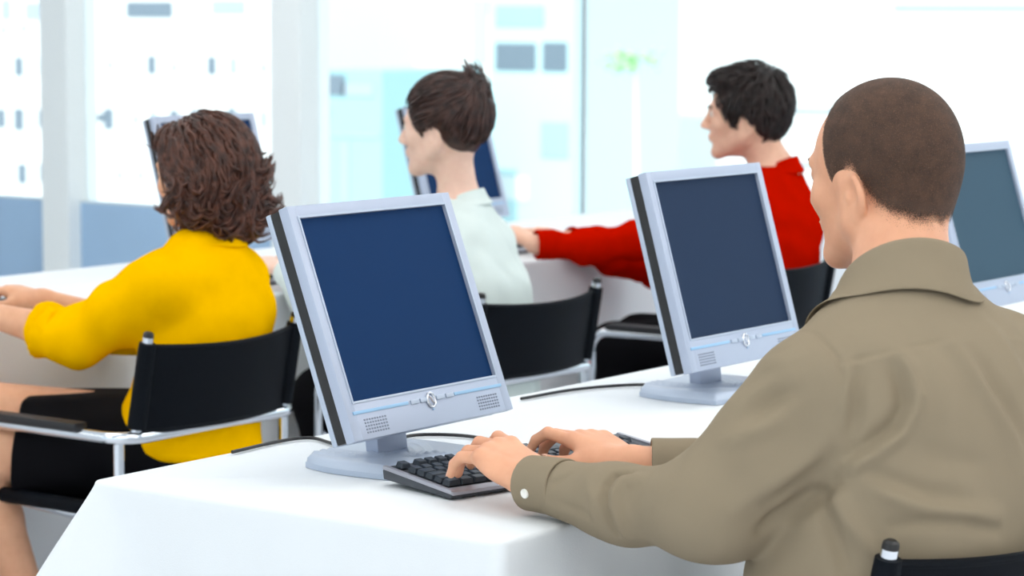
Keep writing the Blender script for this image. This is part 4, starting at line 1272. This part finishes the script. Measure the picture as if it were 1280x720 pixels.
# ---- the row behind ---------------------------------------------------------------
def build_person(label, root_at, J, skin, body_h, lo, hi, shirt_m, st, rs, hairm, collar, cuffs=True, pants=M_blackc, shirt_h=.006, sleeve_cut=(.0, .0), noise_amp=.004, sag=.008, hem_z=None, fold_seed=3, nm='shirt'):
    root = person_root(label, root_at)
    F = person_body(J); V, Q = F.mesh(lo, hi, body_h); finish('body', V, Q, skin, root)
    hd = J['head']; eyes(hd, root); brows(hd, root, hairm)
    G = shirt_field(J, st, rs, sagk=sag)
    for sd, cut in zip(('L', 'R'), sleeve_cut):
        el, wr = J['el'+sd], J['wr'+sd]; dr = nrm(wr-el); e = wr-dr*(cut+.004)
        G.fn(end_cut(e, dr, .085, .26), .002)
        G.cap(e-dr*.03, e+dr*.05, rs[4]*.80+cut*.06, rs[4]*.80, .002, 's')
    G.cap(J['neckb'], hd.w((0, -.02, -.02)), J['rn'][0]+.004, .07, .006, 's')
    if hem_z: G.plane((0, 0, hem_z), (0, 0, -1), .006)
    V, Q = G.mesh(lo, hi, shirt_h); V = relax(V, Q, 1); N = vert_normals(V, Q)
    D = vnoise(V, 9, fold_seed)*noise_amp+vnoise(V, 22, fold_seed+1)*noise_amp*.5
    ax = nrm((.4, .3, -.7)); t = V@ax
    D += noise_amp*1.1*vnoise((V-t[:, None]*ax)*26+t[:, None]*ax*6, 1, fold_seed+5)
    for sd in ('L', 'R'):          # rings of cloth round elbow and forearm
        el, wr, sh = J['el'+sd], J['wr'+sd], J['sh'+sd]
        dr = nrm(wr-el); q = (V-el)@dr; w = np.exp(-(np.linalg.norm(V-el-(wr-el)*.3, axis=1)/.13)**2)
        D += w*.0030*np.sin(q*80+2.2*vnoise(V, 12, 8))
        dr = nrm(el-sh); q = (V-sh)@dr; w = np.exp(-(np.linalg.norm(V-sh-(el-sh)*.25, axis=1)/.10)**2)
        D += w*.0025*np.sin(q*60+2.5*vnoise(V, 10, 9))
    V = V+N*D[:, None]
    so = mesh_obj(nm, V, Q, shirt_m, root, smooth=True)
    if collar:
        Vc, Qc = collar_mesh(*collar); Vc = hug(Vc, hug_field(G, J, .006), gap=.005); oc = mesh_obj('collar', Vc, Qc, shirt_m, so, smooth=True); solid(oc, .003, 1)
    if cuffs:
        for sd in ('L', 'R'):
            el, wr = J['el'+sd], J['wr'+sd]; dr = nrm(wr-el); cut = sleeve_cut[0 if sd == 'L' else 1]
            C = Field(); a = wr-dr*(cut+.045); b = wr-dr*cut+dr*.008
            C.cap(a-dr*.02, b+dr*.03, rs[4]*1.08, rs[4]*1.04, .002); C.plane(b, dr, .002); C.plane(a, -dr, .002)
            C.cap(a-dr*.05, b+dr*.06, rs[4]*.93, rs[4]*.9, .001, 's')
            l2, h2 = bounds([a, b], .07); Vq, Qq = C.mesh(l2, h2, .003); mesh_obj('cuff', relax(Vq, Qq, 1), Qq, shirt_m, so, smooth=True)
    if pants:
        FT = legs_cloth(J, .012); FT.plane(J['P']+V3(0, 0, .10), (0, 0, 1), .01)
        V, Q = FT.mesh(lo, V3(hi[0], hi[1], .72), .009); finish('trousers', V, Q, pants, root)
    for sd in ('L', 'R'): shoe(J, sd, root)
    return root, so, F

def std(yaw, S, P, H, sc, lean, male, w=1.0):
    r = V3(math.cos(yaw), math.sin(yaw), 0); f = V3(-math.sin(yaw), math.cos(yaw), 0)
    J = dict(r=r, f=f, P=P, neckb=S+V3(0, 0, .068)+f*.012, head=H)
    m = (S+P)/2+f*lean
    J['torso'] = [(P-V3(0, 0, .08), .15*w, .11), (P, .158*w, .115), (m-V3(0, 0, .05), .125*w, .095), (m+V3(0, 0, .07), .14*w, .105), (S-V3(0, 0, .06), .148*w, .10), (S+V3(0, 0, .02), .11*w, .078), (S+V3(0, 0, .065), .055, .05)]
    J['st'] = [(P-V3(0, 0, .03), .168*w, .130), (P+V3(0, 0, .05), .165*w, .128), (m-V3(0, 0, .03), .155*w, .125), (m+V3(0, 0, .07), .158*w, .124), (S-V3(0, 0, .055), .162*w, .116), (S+V3(0, 0, .02), .128*w, .09), (S+V3(0, 0, .055), .064, .058)]
    fill_legs(J, P, yaw)
    return J

# woman in yellow
HY = Head((1.360, 1.045, 1.068), math.radians(-2), math.radians(4), math.radians(-4), .93, False); HY.hl = HL_FULL
JY = std(math.radians(10), V3(1.335, .985, .868), V3(1.30, 1.02, .525), HY, .93, -.01, False, .96)
JY.update(shL=V3(1.180, .985, .855), shR=V3(1.455, 1.035, .848), elL=V3(1.135, 1.170, .740), elR=V3(1.52, 1.24, .690),
          wrL=V3(1.070, 1.405, .785), wrR=V3(1.300, 1.44, .785), ra=(.040, .036, .035, .023), rl=(.082, .058, .048, .032), rn=(.048, .047))
JY['hpL'] = V3(1.22, 1.04, .50); JY['hpR'] = V3(1.38, 1.04, .51); JY['knL'] = V3(.99, 1.33, .515); JY['knR'] = V3(1.03, 1.36, .59)
JY["anL"] = V3(1.10, 1.25, .10); JY["toeL"] = V3(1.06, 1.37, .035); JY['anR'] = V3(.80, 1.33, .28); JY['toeR'] = V3(.70, 1.35, .20)
JY['handL'] = dict(fw=nrm(V3(.25, .97, 0)), side=V3(1, -.2, 0), thumb=1, size=.92, pitch=12, ang=((0, -30, -50),)*4)
JY['handR'] = dict(fw=nrm(V3(-.30, .95, 0)), side=V3(-1, -.2, 0), thumb=1, size=.92, pitch=12, ang=((0, -30, -50),)*4)
JY['st'][0] = (JY['st'][0][0], .174, .130); JY['st'][1] = (JY['st'][1][0], .168, .126)
womanY, blouse, _ = build_person('person in a yellow blouse and black skirt with curly brown hair, sitting at the left', (1.33, 1.0, 0), JY, SK_Y, .0055,
    (.75, .70, -.02), (1.85, 1.95, 1.30), M_yellow, JY['st'], (.060, .056, .056, .054, .044), H_Y,
    (JY['neckb']+V3(0, 0, .004), V3(0, 0, 1), JY['f'], .056, .058, .022, .042, .04, .004, 150), cuffs=False, pants=None, sleeve_cut=(.155, .12), noise_amp=.0045, hem_z=.455, nm='blouse')
# rolled cuffs
for sd, cut in (('L', .155), ('R', .12)):
    el, wr = JY['el'+sd], JY['wr'+sd]; dr = nrm(wr-el); C = Field(); b = wr-dr*(cut-.006); a = b-dr*.05
    C.cap(a-dr*.03, b+dr*.03, .0545, .052, .002); C.plane(b, dr, .005); C.plane(a, -dr, .008); C.cap(a-dr*.05, b+dr*.06, .046, .041, .002, 's')
    l2, h2 = bounds([a, b], .09); Vq, Qq = C.mesh(l2, h2, .003); Vq = relax(Vq, Qq, 1); Nq = vert_normals(Vq, Qq)
    Vq = Vq+Nq*(vnoise(Vq, 28, 3)*.006+vnoise(Vq, 60, 5)*.002)[:, None]
    mesh_obj('rolled_cuff', Vq, Qq, M_yellow, blouse, smooth=True)
# skirt
SKF = Field(); SKF.loft([(c, w+.004, d+.004) for c, w, d in JY['torso'][:3]], JY['r'], JY['f'], .03)
for sd in ('L', 'R'):
    hp, kn = JY['hp'+sd], JY['kn'+sd]; SKF.cap(hp, hp+(kn-hp)*.82, .098, .090, .05)
SKF.plane(V3(1.055, 1.262, .53), (-.60, .80, .10), .005)
SKF.plane(V3(0, 0, .62), (0, 0, 1), .01)
V, Q = SKF.mesh((.95, .75, .35), (1.65, 1.45, .72), .006); finish('skirt', V, Q, M_blackc, womanY)

def hair_obj(name, parts, m, parent):
    V, Q = join_mesh(parts); return mesh_obj(name, V, Q, m, parent, smooth=True)
# curly bob
HF = Field(); h = HY
h.ell(HF, (.0, -.035, .020), (.100, .110, .110), .03); h.ell(HF, (.0, -.052, -.050), (.106, .088, .092), .04)
h.ell(HF, (.02, -.058, -.085), (.086, .076, .075), .04)
h.ell(HF, (-.008, .040, .062), (.058, .045, .045), .03)
HF.fn(lambda P, h=h: (lambda L: .9*np.where(L[:, 2] < .062, .022+.08*np.clip(L[:, 2]+.02, -.2, .06)-L[:, 1]+.0*L[:, 0], .14-L[:, 1]))(h.loc(P)), .02)
hb0 = len(HF.ops)
lo, hi = bounds([h.w((0, 0, 0))], .24)
Vh, Qh = HF.mesh(lo, hi, .006); Nh = vert_normals(Vh, Qh); Lh = h.loc(Vh)
amp = np.clip((.07-Lh[:, 2])/.12, .12, 1)
Vh2 = Vh+Nh*((vnoise(Vh, 24, 3)*.014+vnoise(Vh, 50, 4)*.007)*amp)[:, None]
r0 = sphere_pts(2600, 2); roots = h.w((0, -.02, .01))+r0*.14*1.0
Lr = h.loc(roots); roots = roots[(Lr[:, 1] < .035) | ((Lr[:, 2] > .095) & (Lr[:, 1] < .06))]
def flowY(P, q):
    L = h.loc(P); top = np.array([-.02, .03, .14]); d = L-top; d = d/np.linalg.norm(d, axis=1)[:, None]
    d[:, 2] -= .5; k = np.clip((.06-L[:, 2])/.12, 0, 1)
    sw = np.stack([vnoise(P, 22, 31), vnoise(P, 22, 32), vnoise(P, 22, 33)], 1)*2.4*k[:, None]
    return (d+sw)@h.B.T
LY = locks(HF, roots, flowY, 9, .0105, .0042, .007, .004, 140, 5)
# flicked ends round the nape and the right side
rr3 = np.random.default_rng(9); ends = []
a = rr3.uniform(-.3, PI+.3, 260); zz = rr3.uniform(-.13, .02, 260)
rt3 = np.stack([.11*np.cos(a), -.05-.10*np.sin(a), zz], 1)
def flowE(P, q):
    L = h.loc(P); d = np.stack([np.sign(L[:, 0])*.5+.5, -np.ones(len(P))*.15, -.7+q*.28*np.ones(len(P))], 1)
    return (d+np.stack([vnoise(P, 18, 41), vnoise(P, 18, 42), vnoise(P, 18, 43)], 1)*1.2)@h.B.T
LE = locks(HF, np.array([h.w(p) for p in rt3]), flowE, 7, .009, .0045, .007, .004, 120, 8, fall=2.6)
hair_obj('hair', [(relax(Vh2, Qh, 1), Qh), LY, LE], H_Y, womanY)
at_world(womanY)

# woman in the pale shirt
HW = Head((2.190, 1.048, 1.134), math.radians(11), math.radians(4), 0, .93, False); HW.hl = HL_FULL
JW = std(math.radians(12), V3(2.215, 1.00, .885), V3(2.21, .95, .525), HW, .93, -.01, False, .95)
JW.update(shL=V3(2.068, .985, .855), shR=V3(2.340, 1.025, .855), elL=V3(1.99, 1.21, .715), elR=V3(2.40, 1.22, .700),
          wrL=V3(2.07, 1.42, .785), wrR=V3(2.235, 1.43, .785), ra=(.038, .034, .033, .022), rl=(.080, .056, .050, .034), rn=(.046, .045))
for k_, fx in (('handL', .1), ('handR', -.15)):
    JW[k_] = dict(fw=nrm(V3(fx, .97, 0)), side=V3(1 if k_ == 'handL' else -1, 0, 0), thumb=1, size=.92, pitch=14, ang=((0, -30, -52),)*4)
womanW, sW, _ = build_person('person in a pale white shirt with dark pinned-up hair, sitting behind the nearest monitor', (2.22, .97, 0), JW, SK_W, .0055,
    (1.70, .60, -.02), (2.75, 1.95, 1.35), M_wshirt, JW['st'], (.060, .055, .052, .046, .034), H_W,
    (JW['neckb']+V3(0, -.004, .010), V3(-.05, .1, 1), JW['f'], .052, .054, .026, .040, .035, .006, 150), noise_amp=.0045, hem_z=.47, fold_seed=13)
HF2 = Field(); h = HW
def skull(HF, h, g, gt=0):
    h.ell(HF, (0, -.018, .036+gt*.3), (.077+g, .097+g, .086+g+gt*.7), .02); h.ell(HF, (0, -.045, .0), (.067+g*.8, .060+g*.8, .07), .03)
    h.ell(HF, (0, .030, .005), (.064+g*.3, .062+g*.3, .082+g*.2), .03)
skull(HF2, h, .010, .006)
h.ell(HF2, (0, -.070, .060), (.062, .050, .058), .03); h.ell(HF2, (.012, -.085, .095), (.040, .036, .030), .02)
h.ell(HF2, (0, -.085, .030), (.060, .040, .050), .03)
HF2.fn(lambda P, h=h: np.where(h.loc(P)[:, 2] > .085, .05, h.hairline(P)+.004), .006)
lo, hi = bounds([h.w((0, 0, 0))], .20)
Vh, Qh = HF2.mesh(lo, hi, .005); Nh = vert_normals(Vh, Qh)
Vh2 = Vh+Nh*(vnoise(Vh, 36, 3)*.004)[:, None]
roots = h.w((0, -.02, .03))+sphere_pts(1900, 4)*.12
kp = (h.hairline(roots) > .006); roots = roots[kp]
def flowW(P, q):
    L = h.loc(P); d = np.array([.0, -.105, .085])-L; sw = np.cross(d, np.array([1, .2, 0]))
    k = np.clip(1-np.linalg.norm(d, axis=1)/.07, 0, 1)[:, None]
    return (d/np.linalg.norm(d, axis=1)[:, None]*(1-k)+k*np.stack([L[:, 2]-.07, 0*L[:, 0], -L[:, 0]], 1)*30+.3*np.stack([vnoise(P, 25, 4), vnoise(P, 25, 5), vnoise(P, 25, 6)], 1))@h.B.T
L1 = locks(HF2, roots, flowW, 7, .0095, .0030, .0035, .0012, 90, 6)
rt = np.array([h.w(p) for p in np.random.default_rng(3).normal(size=(26, 3))*.012+np.array([.008, -.095, .115])])
def flowT(P, q): return np.stack([.4+vnoise(P, 40, 1), vnoise(P, 40, 2), 1.6*np.ones(len(P))], 1)@h.B.T
L2 = locks(HF2, rt, flowT, 5, .007, .0030, .006, .002, 90, 6, fall=3.0)
hair_obj('hair', [(relax(Vh2, Qh, 1), Qh), L1, L2], H_W, womanW)
at_world(womanW)

# man in red
HR = Head((3.385, .945, 1.130), math.radians(22), math.radians(2), 0, .98, True); HR.hl = HL_FULL
JR = std(math.radians(14), V3(3.435, .865, .915), V3(3.35, .885, .525), HR, 1, -.01, True, 1.06)
JR.update(shL=V3(3.285, .875, .868), shR=V3(3.570, .95, .868), elL=V3(3.15, 1.12, .800), elR=V3(3.50, 1.28, .680),
          wrL=V3(2.935, 1.30, .797), wrR=V3(3.20, 1.38, .785), ra=(.042, .033, .030, .025), rl=(.082, .058, .052, .036), rn=(.054, .053))
JR['handL'] = dict(fw=nrm(V3(.0, .97, 0)), side=V3(1, 0, 0), thumb=1, size=1.0, pitch=20, ang=((0, -36, -60),)*4)
JR['handR'] = dict(fw=nrm(V3(-.25, .97, 0)), side=V3(-1, -.1, 0), thumb=1, size=1.0, pitch=14, ang=((0, -30, -52),)*4)
manR, sR, _ = build_person('person in a red shirt with short dark hair, behind the middle monitor', (3.44, .85, 0), JR, SK_R, .0055,
    (2.85, .45, -.02), (4.05, 1.95, 1.35), M_red, JR['st'], (.064, .054, .045, .043, .038), H_R,
    (JR['neckb']+V3(0, 0, .006), V3(-.05, .1, 1), JR['f'], .060, .062, .028, .046, .045, .006, 152), noise_amp=.005, hem_z=.47, fold_seed=23)
HF3 = Field(); h = HR
skull(HF3, h, .009, .012)
h.ell(HF3, (-.01, .045, .098), (.062, .045, .028), .02); h.ell(HF3, (0, -.05, .045), (.078, .068, .075), .03)
HF3.fn(lambda P, h=h: np.where(h.loc(P)[:, 2] > .080, .05, h.hairline(P)+.002), .006)
lo, hi = bounds([h.w((0, 0, 0))], .20)
Vh, Qh = HF3.mesh(lo, hi, .005); Nh = vert_normals(Vh, Qh); Vh2 = Vh+Nh*(vnoise(Vh, 34, 3)*.005)[:, None]
roots = h.w((0, -.02, .03))+sphere_pts(2300, 8)*.12; roots = roots[h.hairline(roots) > .004]
def flowR(P, q):
    L = h.loc(P); c = np.array([.01, -.055, .11]); d = L-c; d[:, 2] -= .25*np.linalg.norm(d, axis=1)
    f_top = np.clip((L[:, 2]-.07)/.03, 0, 1)[:, None]
    d = d/np.linalg.norm(d, axis=1)[:, None]+f_top*np.array([[.5, .5, 0]])
    return (d+.45*np.stack([vnoise(P, 30, 4), vnoise(P, 30, 5), vnoise(P, 30, 6)], 1))@h.B.T
L1 = locks(HF3, roots, flowR, 5, .0085, .0030, .0050, .0012, 90, 6, fall=.8)
hair_obj('hair', [(relax(Vh2, Qh, 1), Qh), L1], H_R, manR)
at_world(manR)
